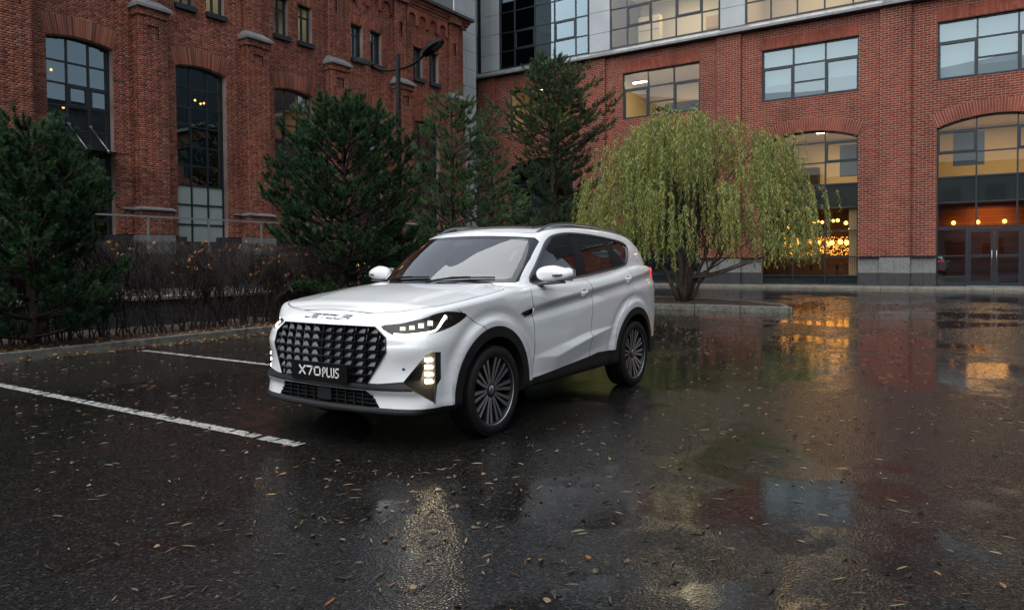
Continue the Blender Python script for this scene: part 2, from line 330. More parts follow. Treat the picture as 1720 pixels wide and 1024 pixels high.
class Masonry:
    """bricks and mortar collected for one building, in frames f(s, z, n) with n pointing out of the wall"""
    def __init__(s): s.bv = []; s.mv = []
    def _box(s, f, s0, s1, z0, z1, n0, n1):
        return [f(s0,z0,n0), f(s1,z0,n0), f(s1,z1,n0), f(s0,z1,n0), f(s0,z0,n1), f(s1,z0,n1), f(s1,z1,n1), f(s0,z1,n1)]
    def wall(s, f, s0, s1, z0, z1, opens=(), course=.077, bl=.26, jt=.013, n=0., bond='cross', seed=0):
        """opens: functions z -> (a, b) or None giving the gap in the wall at height z"""
        r = random.Random(seed); k = 0; z = z0
        while z < z1-.004:
            zt = min(z+course, z1); zm = (z+zt)/2; spans = [(s0, s1)]
            for op in opens:
                g = op(zm)
                if g:
                    nxt = []
                    for a, b in spans:
                        if g[1] <= a or g[0] >= b: nxt.append((a, b)); continue
                        if g[0] > a+.01: nxt.append((a, g[0]))
                        if g[1] < b-.01: nxt.append((g[1], b))
                    spans = nxt
            for a, b in spans:
                s.mv.append([f(a,z,n-.007), f(b,z,n-.007), f(b,zt,n-.007), f(a,zt,n-.007)])
                unit = bl if (bond == 'run' or k % 2 == 0) else bl/2
                off = (bl/2)*(k % 2) if bond == 'run' else (bl/4 if k % 2 else 0)
                u = math.floor((a-off)/unit)*unit+off
                while u < b-.012:
                    l, h = max(u+jt/2, a), min(u+unit-jt/2, b)
                    if h-l > .02:
                        d = r.uniform(-.0025, .0025); s.bv.append(s._box(f, l, h, z+jt/2, zt-jt/2 if zt < z1 else zt, n-.012, n+d))
                    u += unit
            z = zt; k += 1
    def quad(s, pts): s.mv.append(pts)
    def build(s, parent, bm_, mm_):
        V = np.array(s.bv, np.float32).reshape(-1, 3); nb = len(s.bv); base = (np.arange(nb)*8)[:, None, None]
        T = np.array([(4,5,6,7),(0,1,5,4),(1,2,6,5),(2,3,7,6),(3,0,4,7)])[None]
        F = (base+T).reshape(-1, 4)
        me = np_mesh('brickwork', V, F); fix_normals(me); o = link('brickwork', me, bm_, parent); o['kind'] = 'stuff'
        V = np.array(s.mv, np.float32).reshape(-1, 3); F = np.arange(len(V)).reshape(-1, 4); me = np_mesh('mortar', V, F); o = link('mortar', me, mm_, parent); o['kind'] = 'stuff'
        return nb
def fix_normals(me): pass
def arch_open(a, b, z0, spring, rise):
    c = (a+b)/2; h = (b-a)/2; R = (h*h+rise*rise)/(2*rise) if rise > 0 else 0
    def g(z):
        if z < z0: return None
        if z <= spring: return (a, b)
        if rise > 0 and z < spring+rise:
            w = math.sqrt(max(0, R*R-(z-spring-rise+R)**2)); return (c-w, c+w)
        return None
    g.c, g.h, g.R, g.top = c, h, R, spring+rise
    return g
def arch_z(s, a, b, spring, rise):
    if rise <= 0: return spring
    c = (a+b)/2; h = (b-a)/2; R = (h*h+rise*rise)/(2*rise); return spring+rise-R+math.sqrt(max(0, R*R-(s-c)**2))
_vmesh = {}
def voussoirs(parent, f, a, b, spring, rise, hgt, w, m, n=.012, flare=.35, name='arch_brick', rows=1, depth=.10, mm=None):
    """a ring of upright bricks above an opening, every brick an object of its own"""
    cnt = max(3, round((b-a)/w)); c = (a+b)/2
    for i in range(cnt):
        u0, u1 = a+(b-a)*i/cnt, a+(b-a)*(i+1)/cnt; um = (u0+u1)/2
        tilt = (um-c)/(b-a)*2*flare                       # lean outwards from the crown
        zb = arch_z(um, a, b, spring, rise)
        for k in range(rows):
            h0, h1 = hgt*k/rows, hgt*(k+1)/rows
            if rows == 2: h0, h1 = (0, hgt*.64) if (i % 2 == 0) == (k == 0) and k == 0 else ((0, hgt*.34) if k == 0 else ((hgt*.64, hgt) if i % 2 == 0 else (hgt*.34, hgt)))
            key = (name, round(h1-h0, 3), round(w, 3), m.name, depth, id(f))
            lw = (u1-u0)-.011
            if key not in _vmesh:
                mb = MB(); q = [f(-lw/2,0,-depth), f(lw/2,0,-depth), f(lw/2,1,-depth), f(-lw/2,1,-depth)]
                o0 = Vector(f(0,0,0)); H = (h1-h0)-.010
                def P(s_, z_, n_): return tuple(Vector(f(s_, z_, n_))-o0)
                mb.add([P(-lw/2,0,-depth),P(lw/2,0,-depth),P(lw/2,H,-depth),P(-lw/2,H,-depth),P(-lw/2,0,0),P(lw/2,0,0),P(lw/2,H,0),P(-lw/2,H,0)], [(4,5,6,7),(0,1,5,4),(1,2,6,5),(2,3,7,6),(3,0,4,7)])
                me = mb.mesh(name); bm = bmesh.new(); bm.from_mesh(me); bmesh.ops.recalc_face_normals(bm, faces=bm.faces); bm.to_mesh(me); bm.free(); me.materials.append(m); _vmesh[key] = me
            ca, sa = math.cos(tilt), math.sin(tilt)
            base = Vector(f(um+sa*(h0+.005), zb+ca*(h0+.005), n+rnd.uniform(-.003,.003)))
            o = bpy.data.objects.new(name, _vmesh[key]); COL.objects.link(o); o.parent = parent; o.location = base
            ax = (Vector(f(1,0,0))-Vector(f(0,0,0))).cross(Vector((0,0,1)))
            o.rotation_mode = 'QUATERNION'; o.rotation_quaternion = Quaternion(ax, -tilt)
    if mm is not None:
        # mortar behind the ring
        mb = MB(); N = 16; vs = []
        for i in range(N+1):
            u = a+(b-a)*i/N; t = (u-c)/(b-a)*2*flare; zb = arch_z(u, a, b, spring, rise)
            vs += [f(u, zb, n-.010), f(u+math.sin(t)*hgt, zb+math.cos(t)*hgt, n-.010)]
        mb.add(vs, [(2*i, 2*i+2, 2*i+3, 2*i+1) for i in range(N)]); return mb
def window(parent, f, a, b, z0, spring, rise, cols, rows, n, fw=.06, fd=.09, glass='pane_glass', pane_mats=None, casement=(), name='window', skip=(), extra=()):
    """a framed, many-paned window; cols / rows are the positions of mullions / transoms inside the opening"""
    w = empty(name, f((a+b)/2, z0, n)); w.parent = parent; off = Vector(w.location)
    mb = MB(); L = lambda s_, z_, n_: tuple(Vector(f(s_, z_, n_))-off)
    def bar(s0, s1, zz0, zz1, d=fd):
        mb.add([L(s0,zz0,n-d/2),L(s1,zz0,n-d/2),L(s1,zz1,n-d/2),L(s0,zz1,n-d/2),L(s0,zz0,n+d/2),L(s1,zz0,n+d/2),L(s1,zz1,n+d/2),L(s0,zz1,n+d/2)], [(0,3,2,1),(4,5,6,7),(0,1,5,4),(1,2,6,5),(2,3,7,6),(3,0,4,7)])
    top = spring+rise
    bar(a, a+fw, z0, arch_z(a, a, b, spring, rise), fd+.01); bar(b-fw, b, z0, arch_z(b, a, b, spring, rise), fd+.01); bar(a, b, z0, z0+fw*1.2, fd+.014)
    # head
    N = 14 if rise > 0 else 1
    for i in range(N):
        s0, s1 = a+(b-a)*i/N, a+(b-a)*(i+1)/N; za, zb = arch_z(s0, a, b, spring, rise), arch_z(s1, a, b, spring, rise)
        mb.add([L(s0,za-fw*1.3,n-fd/2),L(s1,zb-fw*1.3,n-fd/2),L(s1,zb,n-fd/2),L(s0,za,n-fd/2),L(s0,za-fw*1.3,n+fd/2),L(s1,zb-fw*1.3,n+fd/2),L(s1,zb,n+fd/2),L(s0,za,n+fd/2)], [(0,3,2,1),(4,5,6,7),(0,1,5,4),(2,3,7,6)])
    for c in cols: bar(c-fw/2, c+fw/2, z0, arch_z(c, a, b, spring, rise), fd)
    for r_ in rows: bar(a, b, r_-fw/2, r_+fw/2, fd-.012)
    for e0, e1, ez in extra: bar(e0, e1, ez-fw/2, ez+fw/2, fd-.014)
    S = [a]+list(cols)+[b]; Z = [z0]+list(rows)+[None]
    for i in range(len(S)-1):
        for j in range(len(Z)-1):
            if (i, j) in skip: continue
            s0, s1 = S[i]+fw/2, S[i+1]-fw/2; q0 = Z[j]+fw/2
            if Z[j+1] is None:
                za, zb = arch_z(s0, a, b, spring, rise)-fw*.5, arch_z(s1, a, b, spring, rise)-fw*.5; zc = arch_z((s0+s1)/2, a, b, spring, rise)-fw*.5
                pts = [L(s0,q0,n),L(s1,q0,n),L(s1,zb,n),L((s0+s1)/2,zc,n),L(s0,za,n)]
            else: q1 = Z[j+1]-fw/2; pts = [L(s0,q0,n),L(s1,q0,n),L(s1,q1,n),L(s0,q1,n)]
            # panes sit a hair out of true, as glazing does
            t = rnd.uniform(-.0035,.0035); u = rnd.uniform(-.0035,.0035); nv = (Vector(f(0,0,1))-Vector(f(0,0,0)))
            pts = [Vector(p)+nv*(t*((k in (1, 2))*1.)+u*((k >= 2)*1.)) for k, p in enumerate(pts)]
            pm = MB(); pm.add(pts, [tuple(range(len(pts)))])
            g = glass
            if pane_mats and (i, j) in pane_mats: g = pane_mats[(i, j)]
            pm.build('pane', MATS[g], w)
            if (i, j) in casement:
                e = .075; zt = Z[j+1]
                bar(S[i]+fw/2, S[i]+fw/2+e, q0, zt-fw/2, fd+.03); bar(S[i+1]-fw/2-e, S[i+1]-fw/2, q0, zt-fw/2, fd+.03); bar(S[i]+fw/2, S[i+1]-fw/2, q0, q0+e, fd+.034); bar(S[i]+fw/2, S[i+1]-fw/2, zt-fw/2-e, zt-fw/2, fd+.034)
    mb.build('frame', MATS['window_frame'], w)
    return w
def room(parent, f, a, b, z0, z1, n0, n1, wallm, floorm=None, ceilm=None, backm=None, name='room'):
    """inner faces of a room behind a window (n0 near the facade, n1 deep inside; both negative)"""
    mb = MB(); P = lambda s_, z_, n_: f(s_, z_, n_)
    mb.add([P(a,z0,n1),P(b,z0,n1),P(b,z1,n1),P(a,z1,n1)], [(0,1,2,3)], 3)
    mb.add([P(a,z0,n0),P(b,z0,n0),P(b,z0,n1),P(a,z0,n1)], [(0,1,2,3)], 1); mb.add([P(a,z1,n0),P(b,z1,n0),P(b,z1,n1),P(a,z1,n1)], [(0,1,2,3)], 2)
    mb.add([P(a,z0,n0),P(a,z1,n0),P(a,z1,n1),P(a,z0,n1)], [(0,1,2,3)], 0); mb.add([P(b,z0,n0),P(b,z1,n0),P(b,z1,n1),P(b,z0,n1)], [(0,1,2,3)], 0)
    return mb.build(name, [MATS[wallm], MATS[floorm or wallm], MATS[ceilm or wallm], MATS[backm or wallm]], parent)
def area_light(name, loc, size, energy, col, down=True, size_y=None, rot=None):
    l = bpy.data.lights.new(name, 'AREA'); l.energy = energy; l.size = size; l.color = col
    if size_y: l.shape = 'RECTANGLE'; l.size_y = size_y
    o = bpy.data.objects.new(name, l); COL.objects.link(o); o.location = loc
    if rot: o.rotation_euler = rot
    return o
# ------------------------------------------------------------------ old brick building along the left
YL = 25.8
fL = lambda s, z, n: (s, YL-n, z)
lb = empty('brick_building', (8, YL, 0))
tag(lb, 'old dark red brick factory building with tall arched windows, stone-capped pilasters and corbelled cornice', 'building')
lb_loc = Vector(lb.location)
def PL(o):   # parts are built in world coordinates; keep them there under the building
    o.matrix_parent_inverse = Matrix.Translation(-lb_loc); return o
MA = Masonry()
PER = 4.515; X_END = 33.9
bays = [11.45+PER*k for k in range(-1, 5)]; WID = 2.15
pil = [14.29+PER*k for k in range(-2, 5)]; PW = 1.07
opens = [arch_open(a, a+WID, 2.2, 8.93, .14) for a in bays]
for a in bays:
    opens += [arch_open(a+.02, a+.80, 11.29, 12.96, .0), arch_open(a+1.33, a+2.13, 11.29, 12.96, .0)]
MA.wall(fL, 6.0, X_END, 2.46, 14.0, opens, seed=1)
MA.wall(fL, 6.0, X_END, 14.0, 14.88, (), n=0, seed=2)
for i, p in enumerate(pil):
    # lower shaft, its flanks, the sunk panel under the cap, the slimmer upper shaft
    for z0, z1, n, e in ((2.46,3.34,.56,.06),(3.44,10.30,.48,0),(10.30,10.56,.54,.05)):
        MA.wall(fL, p-e, p+PW+e, z0, z1, ([arch_open(p+.30, p+PW-.30, 9.55, 10.0, 0)] if z0 == 3.44 else ()), n=n, seed=10+i)
        fl = lambda s, z, q, x=p-e: (x-q, YL-s, z); MA.wall(fl, 0, n, z0, z1, seed=20+i)
        fr = lambda s, z, q, x=p+PW+e: (x+q, YL-s, z); MA.wall(fr, 0, n, z0, z1, seed=30+i)
    MA.wall(fL, p+.30, p+PW-.30, 9.55, 10.0, n=.42, seed=60+i)
    for z0, z1, n, e in ((10.6,14.88,.20,-.12),(14.88,15.3,.36,-.02)):
        MA.wall(fL, p-e, p+PW+e, z0, z1, ([arch_open(p+.42, p+PW-.42, 13.1, 13.75, .10)] if z0 == 10.6 else ()), n=n, seed=40+i)
        fl = lambda s, z, q, x=p-e: (x-q, YL-s, z); MA.wall(fl, 0, n, z0, z1, seed=50+i)
        fr = lambda s, z, q, x=p+PW+e: (x+q, YL-s, z); MA.wall(fr, 0, n, z0, z1, seed=55+i)
    MA.wall(fL, p+.40, p+PW-.40, 13.0, 13.9, n=.10, seed=70+i)
# cornice courses stepping out
for z0, z1, n in ((14.88,15.05,.16),(15.05,15.20,.24),(15.20,15.36,.32)): MA.wall(fL, 6.0, X_END+n, z0, z1, n=n, seed=80)
for z0, z1, n in ((14.88,15.05,.16),(15.05,15.20,.24),(15.20,15.36,.32)): MA.quad([fL(6,z0,n), fL(X_END+n,z0,n), fL(X_END+n,z0,0), fL(6,z0,0)])
# window reveals
for a in bays:
    for o_ in ((a, 2.2, 8.93), (a+WID, 2.2, 8.93)): MA.quad([fL(o_[0],o_[1],0), fL(o_[0],o_[1],-.36), fL(o_[0],o_[2],-.36), fL(o_[0],o_[2],0)])
    N = 10
    for i in range(N):
        s0, s1 = a+WID*i/N, a+WID*(i+1)/N; za, zb = arch_z(s0, a, a+WID, 8.93, .14), arch_z(s1, a, a+WID, 8.93, .14)
        MA.quad([fL(s0,za,0), fL(s1,zb,0), fL(s1,zb,-.36), fL(s0,za,-.36)])
    for b0, b1 in ((a+.02, a+.80), (a+1.33, a+2.13)):
        for x in (b0, b1): MA.quad([fL(x,11.29,0), fL(x,11.29,-.3), fL(x,12.96,-.3), fL(x,12.96,0)])
        MA.quad([fL(b0,12.96,0), fL(b1,12.96,0), fL(b1,12.96,-.3), fL(b0,12.96,-.3)])
# end wall
fE = lambda s, z, n: (X_END+n, YL+s, z); MA.wall(fE, 0, 3, 2.46, 15.3, seed=90)
MA.build(lb, MATS['old_brick'], MATS['old_mortar'])
for o in lb.children: PL(o)
# arch rings of upright bricks
for k, a in enumerate(bays):
    q = voussoirs(lb, fL, a-.03, a+WID+.03, 8.935, .14, .66, .0775, MATS['old_brick'], .014, .26, 'arch_brick', 1, .12, MATS['old_mortar'])
    if q: q.build('arch_bed', MATS['old_mortar'], lb)
    for b0, b1 in ((a+.02, a+.80), (a+1.33, a+2.13)):
        q = voussoirs(lb, fL, b0-.1, b1+.1, 12.965, .06, .34, .0775, MATS['old_brick'], .010, .10, 'lintel_brick', 1, .10, MATS['old_mortar'])
        if q: q.build('lintel_bed', MATS['old_mortar'], lb)
        mb = MB(); mb.box((b0-.05, YL-.16, 11.08), (b1+.05, YL+.22, 11.27)); mb.build('window_sill', MATS['window_frame'], lb)
# stone caps on the pilasters and the sloped band lower down
for i, p in enumerate(pil):
    def cap(x0, x1, zb, zt, n_out, n_in, lip, inset):
        mb = MB(); A = [fL(x0,zb,0), fL(x1,zb,0), fL(x1,zb,n_out), fL(x0,zb,n_out)]; B = [fL(x0,zb+lip,0), fL(x1,zb+lip,0), fL(x1,zb+lip,n_out), fL(x0,zb+lip,n_out)]; C = [fL(x0+inset,zt,0), fL(x1-inset,zt,0), fL(x1-inset,zt,n_in), fL(x0+inset,zt,n_in)]
        mb.add(A+B+C, [(0,1,2,3),(0,4,5,1),(1,5,6,2),(2,6,7,3),(3,7,4,0),(4,8,9,5),(5,9,10,6),(6,10,11,7),(7,11,8,4),(8,11,10,9)])
        return mb.build('stone_cap', MATS['cap_metal'], lb, fix=True)
    cap(p-.12, p+PW+.12, 10.56, 10.98, .66, .20, .10, .22)
    cap(p-.13, p+PW+.13, 3.34, 3.46, .66, .48, .05, .08)
    cap(p-.44, p-.135, 3.36, 3.44, .12, .02, .04, .02); cap(p+PW+.135, p+PW+.46, 3.36, 3.44, .12, .02, .04, .02)
# round-arched corbel table under the cornice
def corbel_mesh(pw):
    p_ = pw/2; r_ = pw*.36; P = [(-p_+.003,.86),(-p_+.003,.0),(-p_+.10,.02),(-p_+.10,.14),(-r_,.22)]+[(r_*math.cos(t), .30+r_*math.sin(t)) for t in np.linspace(PI, 0, 11)]+[(r_,.22),(p_-.10,.14),(p_-.10,.02),(p_-.003,.0),(p_-.003,.86)]
    mb = MB(); mb.prism(P, lambda u, v, d: (u, -d, v), 0, .13); me = mb.mesh('corbel_arch'); bm = bmesh.new(); bm.from_mesh(me); bmesh.ops.triangulate(bm, faces=[f for f in bm.faces if len(f.verts) > 4]); bmesh.ops.recalc_face_normals(bm, faces=bm.faces); bm.to_mesh(me); bm.free(); me.materials.append(MATS['old_brick']); return me
for p in pil[:-1]:
    x0, x1 = p+PW+.02, p+PER-.02+.12-.12; n = 4; w_ = (x1-x0)/n; me = corbel_mesh(w_) if p == pil[0] else me
    for i in range(n):
        o = bpy.data.objects.new('corbel_arch', me); COL.objects.link(o); o.parent = lb; o.location = fL(x0+w_*(i+.5), 14.02, 0)
mb = MB(); mb.box((5.8,YL-.50,15.36), (X_END+.5,YL+3,15.52)); mb.build('cornice_coping', MATS['granite_dark'], lb)
# plinth of dark slabs
for i in range(19):
    x0 = 6+i*1.47
    for (s0, s1) in [(x0, min(x0+1.46, X_END))]:
        if any(a-.01 < (s0+s1)/2 < a+WID for a in bays) and False: continue
        mb = MB(); mb.box((s0, YL-.04, .5), (s1, YL+.3, 2.44 if not any(a < (s0+s1)/2 < a+WID for a in bays) else 2.19)); mb.build('plinth_slab', MATS['granite_dark'], lb)
for i, p in enumerate(pil):
    mb = MB(); mb.box((p-.10, YL-.62, .5), (p+PW+.10, YL-.045, 2.45)); mb.build('plinth_block', MATS['granite_light'], lb)
# windows
TR = [2.93,3.70,4.45,5.22,5.97,6.74,7.49,8.22]
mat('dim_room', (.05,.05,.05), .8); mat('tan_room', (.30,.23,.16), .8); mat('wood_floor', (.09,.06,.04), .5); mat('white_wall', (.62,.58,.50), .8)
for k, a in enumerate(bays):
    pm = {}
    if k == 2:
        for i in range(3):
            for j in (0, 1, 2): pm[(i, j)] = 'frosted_pane'
    if k == 3:
        for i in range(3):
            for j in (4, 5): pm[(i, j)] = 'dark_panel'
    gl = 'dark_glass' if k in (1, 2, 4, 5) else 'pane_glass'
    window(lb, fL, a, a+WID, 2.2, 8.93, .14, [a+.74, a+1.45], TR, -.30, .055, .10, gl, pm, casement={1: ((2, 6), (1, 6)), 2: ((0, 6),), 3: ((0, 6), (2, 6))}.get(k, ()))
    for b0, b1 in ((a+.02, a+.80), (a+1.33, a+2.13)):
        window(lb, fL, b0, b1, 11.29, 12.96, 0, [(b0+b1)/2], [12.45], -.26, .07, .09, 'pane_glass' if k in (2, 3) else 'dark_glass', name='upper_window')
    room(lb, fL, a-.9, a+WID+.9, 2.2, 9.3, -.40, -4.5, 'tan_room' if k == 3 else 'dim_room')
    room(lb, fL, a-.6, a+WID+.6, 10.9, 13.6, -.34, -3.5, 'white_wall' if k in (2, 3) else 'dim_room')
for o in lb.children: PL(o)
area_light('room_lamp', (bays[3]+1.0, YL+1.8, 9.0), 1.6, 22.3, (1, .72, .38))
area_light('room_lamp', (bays[3]+1.0, YL+1.6, 4.6), 1.0, 12.8, (1, .50, .12))
area_light('room_lamp', (bays[2]+1.6, YL+1.8, 13.3), 1.2, 9.5, (1, .80, .45)); area_light('room_lamp', (bays[3]+1.6, YL+1.8, 13.3), 1.2, 7.0, (1, .80, .45))
# glass canopy with tie rods over the first doorway
cn = empty('door_canopy', (bays[1], YL, 5.2)); tag(cn, 'small glass canopy hung on steel rods across a tall arched window', 'canopy')
mat('steel', (.35,.35,.34), .35, metal=1.)
mb = MB(); mb.box((.0,-1.0,-.02), (2.15,.25,.0)); mb.build('canopy_glass', MATS['pane_glass'], cn)
for x in (.74, 1.45):
    mb = MB(); mb.tube([(x,.22,.95), (x,-.95,.02)], .018, 6); mb.tube([(x,.22,.95),(x,.16,.95)], .05, 8); mb.tube([(x,-.95,.04),(x,-.95,-.06)], .045, 8); mb.build('tie_rod', MATS['steel'], cn)
# bulbs hanging in the dark rooms
mat('warm_bulb', (1,.7,.3), .4, emit=(1,.46,.09), emit_s=5.); mat('dark_metal', (.012,.012,.013), .45)
def pendant(x, y, z, r, drop, label, group, m='warm_bulb', seg=10):
    p = empty('pendant_lamp', (x, y, z)); tag(p, label, 'lamp', group)
    mb = MB(); mb.lathe([(.001,-r),(r*.7,-r*.72),(r,0),(r*.75,r*.65),(r*.25,r)], seg, axis='z'); mb.build('bulb', MATS[m], p)
    mb = MB(); mb.tube([(0,0,r*.9), (0,0,drop)], .008, 4); mb.tube([(0,0,r*.85),(0,0,r*1.5)], r*.3, 6); mb.build('cord', MATS['dark_metal'], p)
for x, z in ((11.75,8.0),(11.98,8.07),(11.55,6.95),(12.35,6.85),(17.35,8.0),(17.75,7.95),(17.6,7.9)):
    pendant(x+.1, YL+1.1, z, .045, 9.28-z, 'small amber bulb hanging behind a tall arched factory window', 'amber bulbs behind the factory windows')
# terrace railing
rl = empty('railing', (6, 24.3, .55)); tag(rl, 'plain grey steel handrail along the terrace below the arched windows', 'railing')
mat('rail_steel', (.22,.22,.22), .5)
mb = MB(); mb.box((0,-.03,2.46), (21,.03,2.52)); mb.build('handrail', MATS['rail_steel'], rl)
for i in range(10):
    x = 6.95-6+i*2.32; mb = MB(); mb.box((x-.028,-.028,1.0), (x+.028,.028,2.46)); mb.build('post', MATS['rail_steel'], rl)
tb = MB(); tb.box((4,24.15,.5), (30,25.1,1.75)); o = tb.build('terrace_wall', MATS['dark_concrete']); tag(o, 'dark concrete terrace wall under the grey handrail', 'wall')
# lit basement window low in the terrace wall
mat('lit_pane', (1,.8,.4), .5, emit=(1,.72,.26), emit_s=1.3)
bw = empty('basement_window', (23.6,24.15,.78)); tag(bw, 'small lit basement window low behind the dark pine and hedge', 'window')
for x0, x1 in ((-.05,.20),(.42,.92)):
    mb = MB(); mb.box((x0,-.05,-.1), (x1,.0,.62)); mb.build('pane', MATS['lit_pane'], bw)
mb = MB(); mb.box((-.12,-.06,-.2), (1.0,-.052,-.1)); mb.box((-.12,-.06,.62), (1.0,-.052,.72)); mb.box((.2,-.06,-.1), (.42,-.052,.62)); mb.build('frame', MATS['window_frame'], bw)
# ------------------------------------------------------------------ newer brick building across the right, metal-clad storey above
XR = 39.0
fR = lambda s, z, n: (XR-n, s, z)
rb = empty('office_building', (XR, 0, 0)); tag(rb, 'red brick office building with arched glazed bays, flat cornice and grey metal-clad upper storey', 'building')
rb_loc = Vector(rb.location)
def PR(o): o.matrix_parent_inverse = Matrix.Translation(-rb_loc); return o
MR = Masonry(); P8 = 7.945
wb = [5.46+P8*k for k in range(-2, 3)]; WW = 4.63
pr = [3.20+P8*k for k in range(-1, 4)]; PWR = 1.31
opR = []
for a in wb: opR += [arch_open(a, a+WW, .1, 7.43, .45), arch_open(a, a+WW, 9.63, 12.32, 0)]
MR.wall(fR, -14.5, 28.58, 1.5, 13.35, opR, course=.108, bl=.32, jt=.021, bond='run', seed=5)
for i, p in enumerate(pr):
    MR.wall(fR, p, min(p+PWR, 28.58), 1.5, 13.35, n=.14, course=.108, bl=.32, jt=.021, bond='run', seed=6+i)
    fs = lambda s, z, q, y=p: (XR-s, y-q, z); MR.wall(fs, 0, .14, 1.5, 13.35, course=.108, bl=.32, jt=.021, bond='run', seed=7)
    fs = lambda s, z, q, y=min(p+PWR, 28.58): (XR-s, y+q, z); MR.wall(fs, 0, .14, 1.5, 13.35, course=.108, bl=.32, jt=.021, bond='run', seed=7)
fs = lambda s, z, q: (XR+s, 28.58+q, z); MR.wall(fs, 0, 3, 1.5, 13.35, course=.108, bl=.32, jt=.021, bond='run', seed=9)
for a in wb:
    for x in (a, a+WW):
        MR.quad([fR(x,.1,0), fR(x,.1,-.3), fR(x,7.43,-.3), fR(x,7.43,0)]); MR.quad([fR(x,9.63,0), fR(x,9.63,-.3), fR(x,12.32,-.3), fR(x,12.32,0)])
    MR.quad([fR(a,12.32,0), fR(a+WW,12.32,0), fR(a+WW,12.32,-.3), fR(a,12.32,-.3)]); MR.quad([fR(a,9.63,0), fR(a+WW,9.63,0), fR(a+WW,9.63,-.3), fR(a,9.63,-.3)])
    for i in range(14):
        s0, s1 = a+WW*i/14, a+WW*(i+1)/14; za, zb = arch_z(s0, a, a+WW, 7.43, .45), arch_z(s1, a, a+WW, 7.43, .45); MR.quad([fR(s0,za,0), fR(s1,zb,0), fR(s1,zb,-.3), fR(s0,za,-.3)])
MR.build(rb, MATS['new_brick'], MATS['new_mortar'])
for a in wb[1:]:
    if a < 18:
        q = voussoirs(rb, fR, a-.02, a+WW+.02, 7.435, .45, .66, .108, MATS['new_brick'], .03, .40, 'arch_brick', 2, .10, MATS['new_mortar']); q.build('arch_bed', MATS['new_mortar'], rb)
    q = voussoirs(rb, fR, a, a+WW, 12.325, 0, .58, .108, MATS['new_brick'], .006, 0., 'soldier_brick', 2 if a < 18 else 1, .10, MATS['new_mortar']); q.build('soldier_bed', MATS['new_mortar'], rb)
# plinth slabs: pale upper course, dark wet lower course
piers = [(a+WW, b) for a, b in zip(wb[:-1], wb[1:])]+[(wb[-1]+WW, 28.58), (-14.5, wb[0])]
for s0, s1 in piers:
    p = [q for q in pr if s0-.01 <= q <= s1]; cuts = [s0]
    for q in p: cuts += [q, min(q+PWR, s1)]
    if cuts[-1] < s1-.05: cuts.append(s1)
    for c0, c1 in zip(cuts[:-1], cuts[1:]):
        n = max(1, round((c1-c0)/.66)); nn = .17 if any(abs(c0-q) < .01 for q in p) else .03
        for i in range(n):
            u0, u1 = c0+(c1-c0)*i/n, c0+(c1-c0)*(i+1)/n
            for z0, z1, m_ in ((.10,.716,'granite_dark'),(.724,1.47,'granite_light')):
                mb = MB(); mb.box((XR-nn, u0+.004, z0), (XR+.2, u1-.004, z1)); mb.build('plinth_slab', MATS[m_], rb)
    mb = MB(); mb.box((XR-.19, s0, 1.472), (XR+.1, s1, 1.512)); mb.build('plinth_ledge', MATS['window_frame'], rb)
# windows
XG = XR+.62
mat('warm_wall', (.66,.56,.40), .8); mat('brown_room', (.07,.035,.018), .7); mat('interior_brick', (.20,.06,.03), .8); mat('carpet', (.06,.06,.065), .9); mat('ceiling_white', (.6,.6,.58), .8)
def ibrick():
    m = MATS['interior_brick']; N, L, b = nodes(m); tc = nd(m, 'ShaderNodeNewGeometry'); mp = nd(m, 'ShaderNodeMapping'); mp.inputs['Rotation'].default_value = (PI/2, 0, PI/2); lk(m, tc.outputs['Position'], mp.inputs['Vector'])
    t = nd(m, 'ShaderNodeTexBrick'); t.inputs['Scale'].default_value = 3.2; t.inputs['Color1'].default_value = (.22,.065,.03,1); t.inputs['Color2'].default_value = (.14,.04,.02,1); t.inputs['Mortar'].default_value = (.05,.025,.015,1); t.inputs['Mortar Size'].default_value = .03
    lk(m, mp.outputs[0], t.inputs['Vector']); lk(m, t.outputs['Color'], b.inputs['Base Color'])
ibrick()
RZ = [.57,1.51,2.82,3.98,5.15,6.25,7.27]
